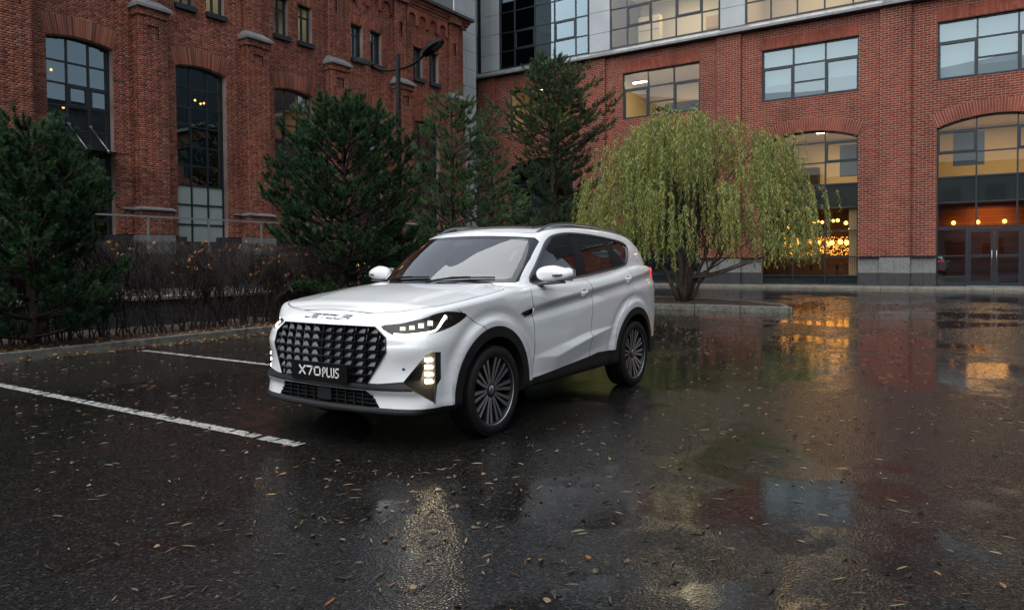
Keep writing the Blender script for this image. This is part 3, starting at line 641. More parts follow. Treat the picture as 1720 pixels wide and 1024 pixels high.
for k, a in enumerate(wb):
    pm = {(i, 4): 'spandrel_glass' for i in range(3)}; pm.update({(i, 0): 'spandrel_glass' for i in range(3)})
    cols = [a+1.54, a+3.08]
    if k != 1:
        window(rb, fR, a, a+WW, .12, 7.43, .45, cols, RZ, -.22, .065, .11, 'lit_glass' if k == 2 else 'dark_glass', pm, casement=((0, 6), (2, 6)), name='arched_window')
    else:
        window(rb, fR, a, a+WW, 2.80, 7.43, .45, cols, RZ[3:], -.22, .065, .11, 'lit_glass', {(i, 1): 'spandrel_glass' for i in range(3)}, casement=((0, 3), (2, 3)), name='arched_window')
        window(rb, fR, .93, a+WW, .12, 2.80, 0, [], [.55,1.51], -.22, .065, .11, 'dark_glass', {(0, 0): 'spandrel_glass'}, name='side_light')
        window(rb, fR, a, -1.16, .12, 2.80, 0, [], [.55,1.51], -.22, .065, .11, 'dark_glass', {(0, 0): 'spandrel_glass'}, name='side_light')
        for d0, d1 in ((-1.14,-.12),(-.10,.91)):
            d = window(rb, fR, d0, d1, .14, 2.76, 0, [], [1.51], -.18, .13, .08, 'dark_glass', name='door')
            mb = MB(); s_ = -.20 if d0 < -1 else -.02; L0 = Vector(d.location); mb.tube([Vector(fR(s_,.95,-.08))-L0, Vector(fR(s_,1.75,-.08))-L0], .018, 6); mb.build('door_handle', MATS['steel'], d)
    # upper window
    lit = k in (3, 4)
    pm = {}
    window(rb, fR, a, a+WW, 9.63, 12.32, 0, cols, [11.36], -.2, .075, .11, 'lit_glass' if lit else 'pane_glass', pm, casement=((0, 0), (2, 0)), name='upper_window', extra=((cols[0], cols[1], 10.46),))
    if not lit:
        edges = [a]+cols+[a+WW]
        for i in range(3):
            zb = rnd.choice((9.63, 9.63, 10.2, 10.5, 11.4)) if k else 9.63
            mb = MB(); nf = 5
            for j in range(nf): # slightly bowed fabric
                u0, u1 = edges[i]+.04+(edges[i+1]-edges[i]-.08)*j/nf, edges[i]+.04+(edges[i+1]-edges[i]-.08)*(j+1)/nf; n0, n1 = -.42-.012*math.sin(j*1.3+i), -.42-.012*math.sin((j+1)*1.3+i)
                mb.add([fR(u0,zb,n0), fR(u1,zb,n1), fR(u1,12.4,n1), fR(u0,12.4,n0)], [(0,1,2,3)])
            mb.build('roller_blind', MATS['blind'], rb)
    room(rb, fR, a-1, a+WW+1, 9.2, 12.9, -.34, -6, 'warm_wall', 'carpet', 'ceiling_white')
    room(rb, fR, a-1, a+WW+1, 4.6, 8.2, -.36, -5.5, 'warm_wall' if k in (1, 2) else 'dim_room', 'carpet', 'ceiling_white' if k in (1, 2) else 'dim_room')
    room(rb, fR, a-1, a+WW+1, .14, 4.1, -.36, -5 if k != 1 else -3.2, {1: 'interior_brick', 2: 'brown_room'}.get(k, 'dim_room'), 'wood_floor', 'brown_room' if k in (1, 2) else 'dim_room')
# warm light in the rooms that are lit
WARM = (1, .66, .30)
area_light('room_lamp', (XR+2.5, wb[2]+2.0, 8.0), 2.5, 54.0, (1, .68, .30)); area_light('room_lamp', (XR+2.5, wb[1]+2.2, 8.0), 2.5, 48.9, (1, .66, .30))
area_light('room_lamp', (XR+2.5, wb[3]+2.4, 12.8), 2.5, 59.2, (1, .78, .45)); area_light('room_lamp', (XR+2.5, wb[4]+2.4, 12.8), 2.5, 28.3, (1, .70, .34))
area_light('room_lamp', (XR+2.2, wb[2]+2.2, 3.9), 2.2, 30.9, (1, .48, .13)); area_light('room_lamp', (XR+2.1, wb[1]+2.6, 3.95), 1.6, 37.9, (1, .46, .12))
r_p = random.Random(31)
mat('tube_light', (1,1,1), .5, emit=(1,.86,.6), emit_s=7.)
def ceiling_lamp(x, y, z, lx, ly, label, group): mb = MB(); mb.box((-lx/2,-ly/2,-.04), (lx/2,ly/2,.04)); o = mb.build('ceiling_lamp', MATS['tube_light'], None, (x, y, z)); tag(o, label, 'lamp', group)
ceiling_lamp(XR+1.2, wb[3]+4.05, 11.95, .12, .85, 'lit strip lamp inside the upper brick-storey window above the willow', 'ceiling strip lamps in the offices')
ceiling_lamp(XR+1.2, wb[2]+1.9, 7.95, .3, .5, 'lit square ceiling lamp at the crown of the restaurant arch window', 'ceiling lamps at the arch windows')
# pictures and furniture glimpsed in the rooms
mat('grey_board', (.12,.15,.16), .6); mat('dark_furniture', (.02,.015,.012), .5); mat('curtain', (.42,.27,.15), .8)
for k, (y0, y1, z0, z1) in ((1, (.30,1.55,5.75,7.3)), (2, (5.6,6.5,5.6,7.2))):
    mb = MB(); mb.box((XR+1.2,y0,z0), (XR+1.26,y1,z1)); o = mb.build('notice_board', MATS['grey_board']); tag(o, 'grey board standing behind the arched window above the %s' % ('glass entrance doors' if k == 1 else 'restaurant'), 'board')
mat('plant_leaf', (.02,.05,.02), .6); mat('pot', (.3,.3,.3), .6)
for y, z in ((15.2,9.75),(15.7,9.75),(14.0,9.75),(16.2,9.75)):
    t = empty('potted_plant', (XR+.75, y, z)); tag(t, 'leafy pot plant on the sill of the lit upper window above the willow', 'plant', 'pot plants in the lit upper window')
    mb = MB(); mb.lathe([(.09,0),(.12,.22)], 10, axis='z', caps=True); mb.build('pot', MATS['pot'], t)
    mb = MB()
    for i in range(26):
        aa = r_p.uniform(0, 6.28); el = r_p.uniform(.2, 1.4); L_ = r_p.uniform(.25,.6); d = Vector((math.cos(aa)*math.cos(el), math.sin(aa)*math.cos(el), math.sin(el))); q = d.orthogonal().normalized()*.045; o = Vector((0,0,.2)); mb.add([o, o+d*L_*.6+q, o+d*L_, o+d*L_*.6-q], [(0,1,2,3)])
    mb.build('leaves', MATS['plant_leaf'], t)
def cupboard(x, y0, y1, z0, z1, label, m='dark_furniture'):
    t = empty('cupboard', (x, y0, z0)); tag(t, label, 'cupboard'); mb = MB(); mb.box((0,0,0), (.5,y1-y0,z1-z0)); mb.build('carcass', MATS[m], t)
    mb = MB()
    for k in (1, 2): mb.box((-.01,.03,(z1-z0)*k/3), (-.002,y1-y0-.03,(z1-z0)*k/3+.03))
    mb.build('door_gap', MATS['granite_dark'], t)
cupboard(XR+3.0, 14.6, 16.6, 9.2, 10.9, 'brown cupboard deep inside the lit upper window above the willow'); cupboard(XR+4.8, 8.2, 9.8, 4.6, 6.6, 'dark cupboard inside the arch window beside the willow'); cupboard(XG+4.0, 13.0, 14.6, 13.95, 16.2, 'brown cupboard inside the grey storey office', 'curtain'); cupboard(XG+3.0, 17.2, 18.6, 13.95, 16.6, 'tall pale cupboard inside the grey storey office', 'warm_wall')
for y in (13.6, 15.4, 17.2): ceiling_lamp(XG+2.2, y, 18.25, 1.2, .12, 'lit strip lamp on the ceiling of the grey storey office', 'strip lamps in the grey storey')
for y in (22.2, 24.9): ceiling_lamp(XR+2.0, y, 12.75, .6, .12, 'lit strip lamp inside the window beside the tall pine', 'strip lamps beside the pine')
# restaurant: lamps, curtain of small lights, tables
mat('globe_lit', (1,.7,.3), .4, emit=(1,.42,.075), emit_s=4.2); mat('spark_lit', (1,.6,.2), .4, emit=(1,.33,.045), emit_s=4.2)
r5 = random.Random(5)
for y, z, n, r_ in ((8.0,2.35,2.2,.13),(7.55,2.28,2.0,.12),(7.15,2.22,2.4,.14),(6.9,2.26,2.2,.13),(6.5,2.30,2.3,.14),(6.15,2.25,1.9,.13),(5.95,2.4,2.6,.12),(8.7,2.3,2.4,.13),(9.3,2.25,2.2,.13),(7.7,3.35,1.6,.07),(7.5,3.38,1.7,.07),(7.3,3.33,1.6,.08),(6.75,3.38,1.5,.08),(6.55,3.40,1.6,.09),(6.15,3.25,1.5,.10),(5.92,2.95,1.7,.13),(9.0,3.1,1.6,.07),(9.25,2.85,1.6,.06)):
    pendant(XR+n, y+.06*n, z, r_, 4.08-z, 'glowing amber globe lamp hanging in the restaurant window behind the willow', 'globe lamps in the restaurant', 'globe_lit')
# curtain of little lights
V = []; F = []
for i in range(620):
    y = 5.95+r5.random()*4.1; z = 1.62+1.0*r5.random()**1.0; x = XR+3.6+r5.uniform(-.15,.15); s_ = r5.uniform(.007,.019); o = len(V)
    V += [(x-s_,y,z),(x+s_,y,z),(x,y-s_,z),(x,y+s_,z),(x,y,z-s_*1.6),(x,y,z+s_*1.6)]; F += [(o+a,o+b,o+c) for a, b, c in ((0,2,4),(2,1,4),(1,3,4),(3,0,4),(2,0,5),(1,2,5),(3,1,5),(0,3,5))]
o = link('string_lights', np_mesh('string_lights', V, F), MATS['spark_lit']); tag(o, 'curtain of tiny amber string lights on the restaurant back wall', 'string lights', kind='stuff')
for i, (y, n) in enumerate(((6.6,1.2),(7.9,1.4),(9.1,1.2))):
    t = empty('restaurant_table', (XR+n, y, .14)); tag(t, 'small dark table just inside the restaurant glazing', 'table', 'tables in the restaurant')
    mb = MB(); mb.box((-.35,-.45,.95), (.35,.45,1.0)); mb.build('tabletop', MATS['dark_furniture'], t); mb = MB(); mb.tube([(0,0,0),(0,0,.95)], .05, 8); mb.build('leg', MATS['dark_furniture'], t)
mb = MB()
for i in range(10): mb.box((XR+.40+.05*(i % 2), 5.52+.042*i, .2), (XR+.50+.05*(i % 2), 5.565+.042*i, 3.9))
o = mb.build('curtain', MATS['curtain']); tag(o, 'tan curtain drawn to the pier side of the restaurant window', 'curtain')
# entrance: wall lamps on the inner brick wall
for y in (1.47+.1, .50+.06, -.52):
    pendant(XR+2.95, y, 3.15, .10, .9, 'amber wall bulb glowing on the brick above the glass entrance doors', 'bulbs above the entrance doors', 'globe_lit')
# cornice: dark soffit, sloped metal sheets
fc = lambda s, z, n: (XR-n, s, z)
for i in range(40):
    y0 = -16+i*1.13; mb = MB()
    A = [(XR-.42,y0+.006,13.40),(XR-.42,y0+1.124,13.40),(XR-.42,y0+1.124,13.52),(XR-.42,y0+.006,13.52),(XR+.10,y0+1.124,13.80),(XR+.10,y0+.006,13.80),(XR+.10,y0+1.124,13.40),(XR+.10,y0+.006,13.40)]
    mb.add(A, [(0,1,2,3),(3,2,4,5),(0,7,6,1),(0,3,5,7),(1,6,4,2)]); mb.build('cornice_sheet', MATS['cap_metal'], rb)
    mb = MB(); mb.add([(XR+.09,y0+.006,13.812),(XR+.09,y0+1.124,13.812),(XR+.62,y0+1.124,14.0),(XR+.62,y0+.006,14.0)], [(0,1,2,3)]); mb.build('flashing_sheet', MATS['cap_metal'], rb)
mb = MB(); mb.box((XR-.16,-16,13.352), (XR+.3,28.9,13.398)); mb.build('soffit', MATS['window_frame'], rb)
# metal-clad storey
mat('grey_panel', (.4,.42,.44), .42); vary(MATS['grey_panel'], .6, (.33,.36,.375), (.43,.455,.47), 3, rough=(.30,.45))
fG = lambda s, z, n: (XG-n, s, z)
mb = MB(); mb.box((XG+.03,-16,13.9), (XG+.4,4.5,27)); mb.build('backing_wall', MATS['window_frame'], rb)
gw = [(20.55,27.1),(12.5,19.1),(4.5,11.1)]
mb = MB()
mb.box((XG+.05,27.1,13.9), (XG+.4,46,27)); mb.box((XG+.05,19.1,13.9), (XG+.4,20.55,27)); mb.box((XG+.05,11.1,13.9), (XG+.4,12.5,27)); mb.box((XG+.05,4.5,19.3), (XG+.4,27.1,27)); mb.build('backing_wall', MATS['window_frame'], rb)
zr = [14.02,15.10,16.38,17.66,18.94,20.2]
def panels(s0, s1, n, z_from=0):
    for i in range(n):
        for z0, z1 in zip(zr[z_from:-1], zr[z_from+1:]):
            u0, u1 = s0+(s1-s0)*i/n, s0+(s1-s0)*(i+1)/n
            mb = MB(); d = rnd.uniform(0,.004); mb.box((XG-d,u0+.012,z0+.012), (XG+.06,u1-.012,z1-.012)); mb.build('cladding_panel', MATS['grey_panel'], rb)
panels(19.12,20.5,1); panels(27.15,28.65,2); panels(28.95,40.5,9); panels(11.12,12.48,1)
mb = MB(); mb.box((XG-.02,28.68,13.0), (XG+.1,28.92,16.6)); mb.build('vertical_slot', MATS['window_frame'], rb)
for k, (a, b) in enumerate(gw):
    cols = [a+(b-a)*(i)/5+.0 for i in range(1, 5)] if k != 0 else [21.45,22.95,24.4,25.95]
    if k == 1: cols = [13.5,15.0,16.5,18.0]
    window(rb, fG, a, b, 14.02, 19.3, 0, cols, [15.15,16.35,17.66], -.05, .07, .10, 'dark_glass' if k == 0 else 'lit_glass', casement=((1, 1),(3, 1)), name='office_window')
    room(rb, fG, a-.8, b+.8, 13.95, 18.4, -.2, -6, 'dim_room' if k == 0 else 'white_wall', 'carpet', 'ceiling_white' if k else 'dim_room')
area_light('room_lamp', (XG+3, 15.8, 18.2), 3, 84.8, (1, .78, .48)); area_light('room_lamp', (XG+3, 8, 18.2), 3, 84.8, (1, .66, .34))
# cladding strip between the two brick buildings
for i in range(20):
    for j, (x0, x1) in enumerate(((34.0,35.15),(35.15,36.12))):
        z0 = 1.2+i*1.08; mb = MB(); mb.box((x0+.01, 26.5, z0+.01), (x1-.01, 26.6, z0+1.07)); mb.build('cladding_panel', MATS['grey_panel'], rb)
mb = MB(); mb.box((38.45,28.7,.1), (38.95,28.9,13.35)); mb.build('vertical_slot', MATS['window_frame'], rb)
mb = MB(); mb.box((34.0,26.62,0), (36.15,29.6,24)); mb.build('backing_wall', MATS['window_frame'], rb)
mb = MB(); mb.box((33.9,29.62,0), (XR+3,29.9,27)); mb.build('backing_wall', MATS['window_frame'], rb)
mb = MB(); mb.box((33.2,29.9,15.0), (33.9,30.2,22)); mb.build('backing_wall', MATS['grey_panel'], rb)
for o in rb.children: PR(o)
# ------------------------------------------------------------------ buildings on the other two sides of the yard (seen in window and paint reflections)
def plain_block(name, label, x0, y0, x1, y1, h, face, m, winm, per=4.2, storey=3.6):
    b = empty(name, (x0, y0, 0)); tag(b, label, 'building'); mb = MB(); mb.box((0,0,0), (x1-x0, y1-y0, h)); mb.build('wall', m, b)
    L = (x1-x0) if face == 'y' else (y1-y0); me = None
    for i in range(int(L/per)):
        for j in range(int((h-2)/storey)):
            s = (i+.5)*per; z = 1.6+j*storey
            if me is None:
                w = MB()
                if face == 'y': w.box((-1.1,-.05,0), (1.1,.05,2.1))
                else: w.box((-.05,-1.1,0), (.05,1.1,2.1))
                me = w.mesh('window'); me.materials.append(winm)
            o = bpy.data.objects.new('window', me); COL.objects.link(o); o.parent = b
            o.location = (s, y1-y0+.02, z) if face == 'y' else (x1-x0+.02, s, z)
    mb = MB(); mb.box((-.4,-.4,h), (x1-x0+.4, y1-y0+.4, h+.5)); mb.build('roof_edge', MATS['granite_dark'], b)
    return b
mat('far_brick', (.10,.09,.085), .8); vary(MATS['far_brick'], .8, (.07,.062,.058), (.13,.115,.105), 6); mat('far_render', (.22,.22,.22), .8); vary(MATS['far_render'], .5, (.16,.16,.165), (.26,.26,.26), 6); mat('far_window', (.02,.03,.035), .1)
plain_block('yard_building', 'plain dark grey-brown block closing the yard opposite the factory windows', -15, -48, 62, -34, 19, 'y', MATS['far_brick'], MATS['far_window'])
plain_block('yard_building', 'grey rendered block closing the yard opposite the glazed bays', -50, -40, -32, 46, 13, 'x', MATS['far_render'], MATS['far_window'])
# ------------------------------------------------------------------ plants
def leaf_mat(name, stops, rough=.55, trans=.25, tone=0.):
    m = mat(name, stops[0][1], rough, spec=.3); N, L, b = nodes(m); g = nd(m, 'ShaderNodeNewGeometry')
    at = nd(m, 'ShaderNodeAttribute', attribute_name='tone'); mxf = nd(m, 'ShaderNodeMix'); mxf.inputs['Factor'].default_value = .0 if not tone else tone
    lk(m, g.outputs['Random Per Island'], mxf.inputs['A']); lk(m, at.outputs['Fac'], mxf.inputs['B'])
    c = ramp(m, mxf.outputs['Result'], stops); lk(m, c, b.inputs['Base Color'])
    if trans:
        t = nd(m, 'ShaderNodeBsdfTranslucent'); lk(m, c, t.inputs['Color']); mx = nd(m, 'ShaderNodeMixShader'); mx.inputs[0].default_value = trans
        out = [n for n in N if n.type == 'OUTPUT_MATERIAL'][0]; lk(m, b.outputs[0], mx.inputs[1]); lk(m, t.outputs[0], mx.inputs[2]); lk(m, mx.outputs[0], out.inputs[0])
    return m
leaf_mat('needles_dark', [(0, (.010,.030,.016)), (.45, (.026,.068,.028)), (.85, (.060,.125,.045)), (1, (.12,.15,.06))], tone=.6)
leaf_mat('needles_light', [(0, (.030,.060,.028)), (.45, (.065,.125,.052)), (.85, (.125,.190,.080)), (1, (.19,.20,.09))], tone=.6)
leaf_mat('needles_mid', [(0, (.024,.050,.022)), (.45, (.052,.098,.040)), (.85, (.10,.150,.060)), (1, (.16,.16,.075))], tone=.6)
leaf_mat('willow_leaf', [(0, (.095,.145,.045)), (.35, (.19,.25,.075)), (.65, (.31,.33,.09)), (.85, (.46,.39,.085)), (1, (.54,.39,.09))], .45, .3, tone=.55)
leaf_mat('dry_leaf', [(0, (.10,.035,.012)), (.35, (.22,.085,.022)), (.6, (.34,.15,.035)), (.85, (.42,.25,.08)), (1, (.30,.24,.14))], .45, .15)
leaf_mat('wet_leaf', [(0, (.028,.016,.010)), (.35, (.070,.042,.022)), (.65, (.12,.088,.048)), (.82, (.18,.145,.085)), (.93, (.20,.065,.02)), (1, (.24,.16,.04))], .3, .0)
mat('pine_bark', (.05,.032,.024), .9); vary(MATS['pine_bark'], 14, (.022,.015,.012), (.075,.048,.036), 6, bump=1., bump_scale=40)
mat('willow_bark', (.06,.045,.03), .9); vary(MATS['willow_bark'], 12, (.028,.020,.014), (.085,.062,.042), 6, bump=1., bump_scale=40)
mat('twig_bark', (.022,.016,.014), .8); vary(MATS['twig_bark'], 8, (.010,.006,.005), (.042,.022,.017), 5)
def set_tone(me, vals):
    a = me.attributes.new('tone', 'FLOAT', 'POINT'); a.data.foreach_set('value', np.asarray(vals, np.float32))
def needles(tufts, rng, per, nl, w, spread=(.62, 1.35)):
    """tufts: array rows (origin 3, direction 3, length). Returns triangles."""
    T = np.array(tufts); n = len(T); o = np.repeat(T[:, :3], per, 0); d = np.repeat(T[:, 3:6], per, 0); L = np.repeat(T[:, 6], per)
    d /= np.linalg.norm(d, axis=1)[:, None]
    a = np.cross(d, np.array([.31,.52,.79])); a /= np.linalg.norm(a, axis=1)[:, None]; b = np.cross(d, a)
    N = n*per; t = rng.random(N)**.8; ph = rng.random(N)*2*PI; th = spread[0]+(spread[1]-spread[0])*rng.random(N)-.35*t
    rad = a*np.cos(ph)[:, None]+b*np.sin(ph)[:, None]; nd_ = d*np.cos(th)[:, None]+rad*np.sin(th)[:, None]
    base = o+d*(L*t)[:, None]; ln = nl*(.75+.5*rng.random(N)); side = np.cross(nd_, rng.normal(size=(N, 3))); side /= np.linalg.norm(side, axis=1)[:, None]
    tip = base+nd_*ln[:, None]; tip[:, 2] -= .06*ln; s = side*(w*.5)
    return np.stack([base-s, base+s, tip], 1).reshape(-1, 3)
def pine(name, loc, H, R, seed, label, m, shape, z_low=.12, whorl=.40, per_whorl=6, sub=5, tuft_len=.24, needles_n=64, nl=.10, nw=.010, up=.9, group='pine trees in the planting beds', lean=0., droop=0., gap=.16):
    rng = np.random.default_rng(seed); r = random.Random(seed); root = empty(name, loc); tag(root, label, 'tree', group)
    tr = MB(); lm = MB(); K = 12
    cx = [lean*(k/K)**1.5+r.uniform(-.03,.03)*(k > 0) for k in range(K+1)]; cy = [r.uniform(-.03,.03)*(k > 0) for k in range(K+1)]
    tr.tube([(cx[k], cy[k], H*k/K*.98) for k in range(K+1)], [(.022*H*(1-k/K)**.8+.008) for k in range(K+1)], 9); tr.build('trunk', MATS['pine_bark'], root)
    tufts = []
    def trunk_at(z): return Vector((np.interp(z, [H*k/K for k in range(K+1)], cx), np.interp(z, [H*k/K for k in range(K+1)], cy), z))
    z = z_low*H
    while z < H*.97:
        t = z/H; L = R*shape(t); n = max(3, per_whorl+r.randint(-1, 1)) if L > .25 else 4; a0 = r.uniform(0, 6.28)
        for i in range(n):
            if r.random() < gap: continue
            a = a0+2*PI*i/n+r.uniform(-.45,.45); l = L*r.choice((.55,.8,.95,1.0,1.08,1.2))*r.uniform(.92,1.05); p = trunk_at(z+r.uniform(-.12,.12)*whorl); rise = (.12+.55*t*up)*l; dirh = Vector((math.cos(a), math.sin(a), 0)); bend = Vector((-math.sin(a), math.cos(a), 0))*r.uniform(-.12,.12)*l
            def at(s): return p+dirh*l*s+bend*s*s+Vector((0,0,rise*s-droop*l*s+.25*up*l*s**3*.5))
            pts = [at(s) for s in (0,.3,.6,.85,1)]; lm.tube(pts, [.010+.014*l*(1-s) for s in (0,.3,.6,.85,1)], 5)
            d = (at(1)-at(.85)).normalized(); d = (d+Vector((0,0,.7*up))).normalized(); tufts.append((*pts[-1], *d, tuft_len*r.uniform(.8,1.3)))
            ns = max(1, int(sub*l/max(.3, R)*1.6+.5))
            for k in range(ns):
                s = .28+.68*(k+r.random()*.8)/ns; q = at(min(s, .98)); sd = r.choice((-1, 1)); da = r.uniform(.45, 1.05)*sd; l2 = l*(1.05-s)*r.uniform(.30,.60)+.12
                d2 = (dirh*math.cos(da)+Vector((-math.sin(a), math.cos(a), 0))*math.sin(da)+Vector((0,0,r.uniform(.0,.5)*up+.05-droop*.5))).normalized(); e = q+d2*l2
                lm.tube([q, q+d2*l2*.5+Vector((0,0,-.02)), e], [.008,.006,.004], 4); d3 = (d2+Vector((0,0,.75*up*r.uniform(.6,1.2)))).normalized(); tufts.append((*e, *d3, tuft_len*r.uniform(.7,1.2)))
                for m_ in range(2 if l2 > .22 else 1):
                    f = r.uniform(.3,.8); g = q+d2*l2*f; d4 = (d2*math.cos(.8)+Vector((-d2.y, d2.x, 0))*r.choice((-1, 1))*.7+Vector((0,0,.5*up))).normalized(); tufts.append((*(g), *d4, tuft_len*r.uniform(.55,.95)))
        z += whorl*(1-.45*t)
    tufts.append((*trunk_at(H*.93), .02, 0, 1, tuft_len*1.5)); tufts.append((*trunk_at(H*.87), .1, 0, 1, tuft_len*1.3))
    lm.build('limbs', MATS['pine_bark'], root)
    V = needles(tufts, rng, needles_n, nl, nw); me = np_mesh('crown', V, np.arange(len(V)).reshape(-1, 3)); set_tone(me, np.repeat(rng.random(len(tufts)), needles_n*3)); link('crown', me, MATS[m], root)
    return len(tufts)
cone = lambda t: max(.05, (1-t))**.75*min(1, .75+t*1.2)
dome = lambda t: max(.03, 1-t**1.6)**.8*min(1, .8+t)
def pine4_shape(t): return np.interp(t, [0,.15,.35,.5,.62,.78,.9,1], [.9,.95,.7,.62,.95,.62,.36,.06])
pine('pine_tree', (5.45,12.95,.08), 3.55, 1.48, 11, 'dark dense young pine with upright candle tufts beside the bare hedge', 'needles_dark', lambda t: max(.04, 1-t)**.62*.98, .04, .31, 8, 6, .22, 150, .088, .0100, 1.1, gap=.06)
pine('pine_tree', (12.45,13.15,.08), 5.25, 1.85, 12, 'dark bushy pine with upright tufts in front of the lamp post', 'needles_dark', lambda t: np.interp(t, [0,.2,.45,.7,.9,1], [.9,1,.98,.66,.26,.05]), .05, .38, 7, 6, .23, 135, .098, .0120, 1.1, gap=.13)
pine('pine_tree', (18.3,14.4,.08), 6.75, 2.25, 13, 'pale green open-branched pine beside the lamp post', 'needles_light', lambda t: np.interp(t, [0,.25,.5,.75,.9,1], [1,1,.74,.38,.2,.04]), .05, .47, 6, 5, .25, 100, .10, .013, .9, gap=.14)
pine('pine_tree', (21.3,15.0,.08), 6.9, 1.9, 14, 'thin pale green pine with bare upper stem between two fuller pines', 'needles_light', lambda t: np.interp(t, [0,.3,.5,.62,.9,1], [1,.9,.5,.28,.16,.04]), .05, .60, 5, 5, .25, 95, .10, .014, .9)
pine('pine_tree', (26.1,15.2,.08), 9.75, 2.55, 15, 'tall slender pine with exposed middle trunk behind the white car', 'needles_mid', pine4_shape, .06, .43, 7, 6, .27, 80, .11, .0155, .95, gap=.14)
def willow(loc, seed=3):
    r = random.Random(seed); rng = np.random.default_rng(seed); root = empty('willow_tree', loc); tag(root, 'weeping willow with yellowing leaves on a leaf-strewn island bed', 'tree')
    tr = MB(); lm = MB(); ends = []; lm2 = []
    # several stems from one foot
    stems = [((0,0),(.25,-.35),3.1,.15),((.05,.1),(-.1,.25),3.4,.13),((-.1,.18),(-.35,1.35),2.6,.09),((.05,-.1),(.1,-1.5),2.2,.06),((.1,-.05),(.5,-.9),2.7,.07),((0,.15),(.6,.8),2.9,.08),((-.05,0),(-.7,-.5),2.7,.07)]
    for (bx, by), (tx, ty), h, rad in stems:
        P = []; 
        for k in range(9):
            s = k/8; P.append(Vector((bx+tx*s**1.1+r.uniform(-.05,.05)*(k > 0), by+ty*s**1.1+r.uniform(-.05,.05)*(k > 0), h*s)))
        tr.tube(P, [rad*(1-.62*k/8) for k in range(9)], 8)
        for j in range(9):
            s = r.uniform(.45, 1.0); k = min(7, int(s*8)); p = P[k].lerp(P[k+1], s*8-k)
            a = r.uniform(0, 2*PI); R_ = 3.5*math.sqrt(r.random()); e = Vector((math.cos(a)*R_*1.0, math.sin(a)*R_*1.08, 0)); zt = 5.75*math.sqrt(max(.05, 1-(R_/4.35)**2))+r.uniform(-.4,.25); e.z = max(zt, p.z+.3)
            mid = p.lerp(e, .5)+Vector((0,0,.45)); Q = [p, p.lerp(mid, .6)+Vector((0,0,.1)), mid, e]; Q = spl(Q, 3)
            lm.tube(Q, [max(.006, .026*(1-i/len(Q))) for i in range(len(Q))], 5)
            for m_ in range(4):
                i0 = r.randint(len(Q)//3, len(Q)-1); ends.append(Q[i0])
            ends.append(e)
    # low bare side branches
    for a, l, h in ((-1.25,2.9,1.7),(-1.42,2.5,1.45),(-1.1,2.2,2.0),(-1.6,2.0,1.2)):
        p = Vector((.05,-.15,.75)); e = p+Vector((math.cos(a)*l*.5, math.sin(a)*l, h-.75)); Q = spl([p, p.lerp(e, .4)+Vector((0,0,-.08)), e+Vector((0,0,.05)), e+Vector((0,-.35,-.02))], 4); tr.tube(Q, [max(.010, .035*(1-i/len(Q))) for i in range(len(Q))], 6)
    tr.build('trunk', MATS['willow_bark'], root); lm.build('limbs', MATS['willow_bark'], root)
    # hanging shoots with narrow leaves
    stem = MB(); LV = []; TN = []
    CL = []
    for i in range(165):
        a = r.uniform(0, 2*PI); R_ = 3.85*math.sqrt(r.random()); x, y = math.cos(a)*R_, math.sin(a)*R_*1.02
        z = 6.15*math.sqrt(max(.04, 1-(R_/4.15)**2))+r.uniform(-.95,.36)
        if r.random() < .28: z *= r.uniform(.6,.9)
        y *= .84 if y > 0 else 1.
        CL.append((Vector((x, y, max(z, 1.9))), r.uniform(.7,1.25)))
        if i % 2 == 0:
            e = CL[-1][0]; st_ = Vector((e.x*.25, e.y*.25, min(e.z-.3, 2.6))); mid = st_.lerp(e, .55)+Vector((0,0,.35)); lm2.append([st_, mid, e])
    NS = 165*10
    for i in range(NS):
        c, sz = CL[i % 165]
        p = c+Vector((r.gauss(0,.24)*sz, r.gauss(0,.24)*sz, r.gauss(0,.10)))
        if i % 11 == 0: p = Vector(r.choice(ends))+Vector((r.uniform(-.3,.3), r.uniform(-.3,.3), r.uniform(-.1,.2)))
        out = Vector((p.x, p.y, 0)); out = out.normalized() if out.length > .1 else Vector((1,0,0))
        l = r.uniform(.6, 2.1)*(1 if p.z > 2.2 else .5); l = min(l, p.z-r.uniform(1.0,1.7))
        if l < .25: continue
        k1 = r.uniform(.10,.42); sway = Vector((r.uniform(-.12,.12), r.uniform(-.12,.12), 0)); rise = r.uniform(0,.16)
        f = lambda s: p+out*k1*(1-(1-s)**2)*min(1, l)+sway*s*s+Vector((0,0,rise*math.sin(min(1, s*2.2)*PI)*.6-l*s**1.35))
        pts = [f(s) for s in (0,.2,.45,.7,1)]; stem.tube(pts, [.004,.0035,.003,.0025,.0015], 3, caps=False, smooth=False)
        n = int(l/.021); tn = min(1, max(0, r.gauss(.56,.24)))
        for j in range(n):
            s = (j+r.random())/n; q = f(s); aa = r.uniform(0, 2*PI); dv = Vector((math.cos(aa)*.5, math.sin(aa)*.5, -r.uniform(.5,1.2))).normalized(); ll = r.uniform(.09,.15); TN += [tn]*4; sd = dv.cross(Vector((r.gauss(0,1), r.gauss(0,1), r.gauss(0,.6)))).normalized()*r.uniform(.009,.014)
            LV += [q, q+dv*ll*.45+sd, q+dv*ll, q+dv*ll*.45-sd]
    for Q in lm2: stem.tube(spl(Q, 4), [.014,.013,.012,.011,.010,.008,.007,.006,.004], 4)
    stem.build('shoots', MATS['willow_bark'], root)
    V = np.array([tuple(v) for v in LV], np.float32); me = np_mesh('crown', V, np.arange(len(V)).reshape(-1, 4)); set_tone(me, TN); link('crown', me, MATS['willow_leaf'], root)
willow((22.35,8.15,.08))
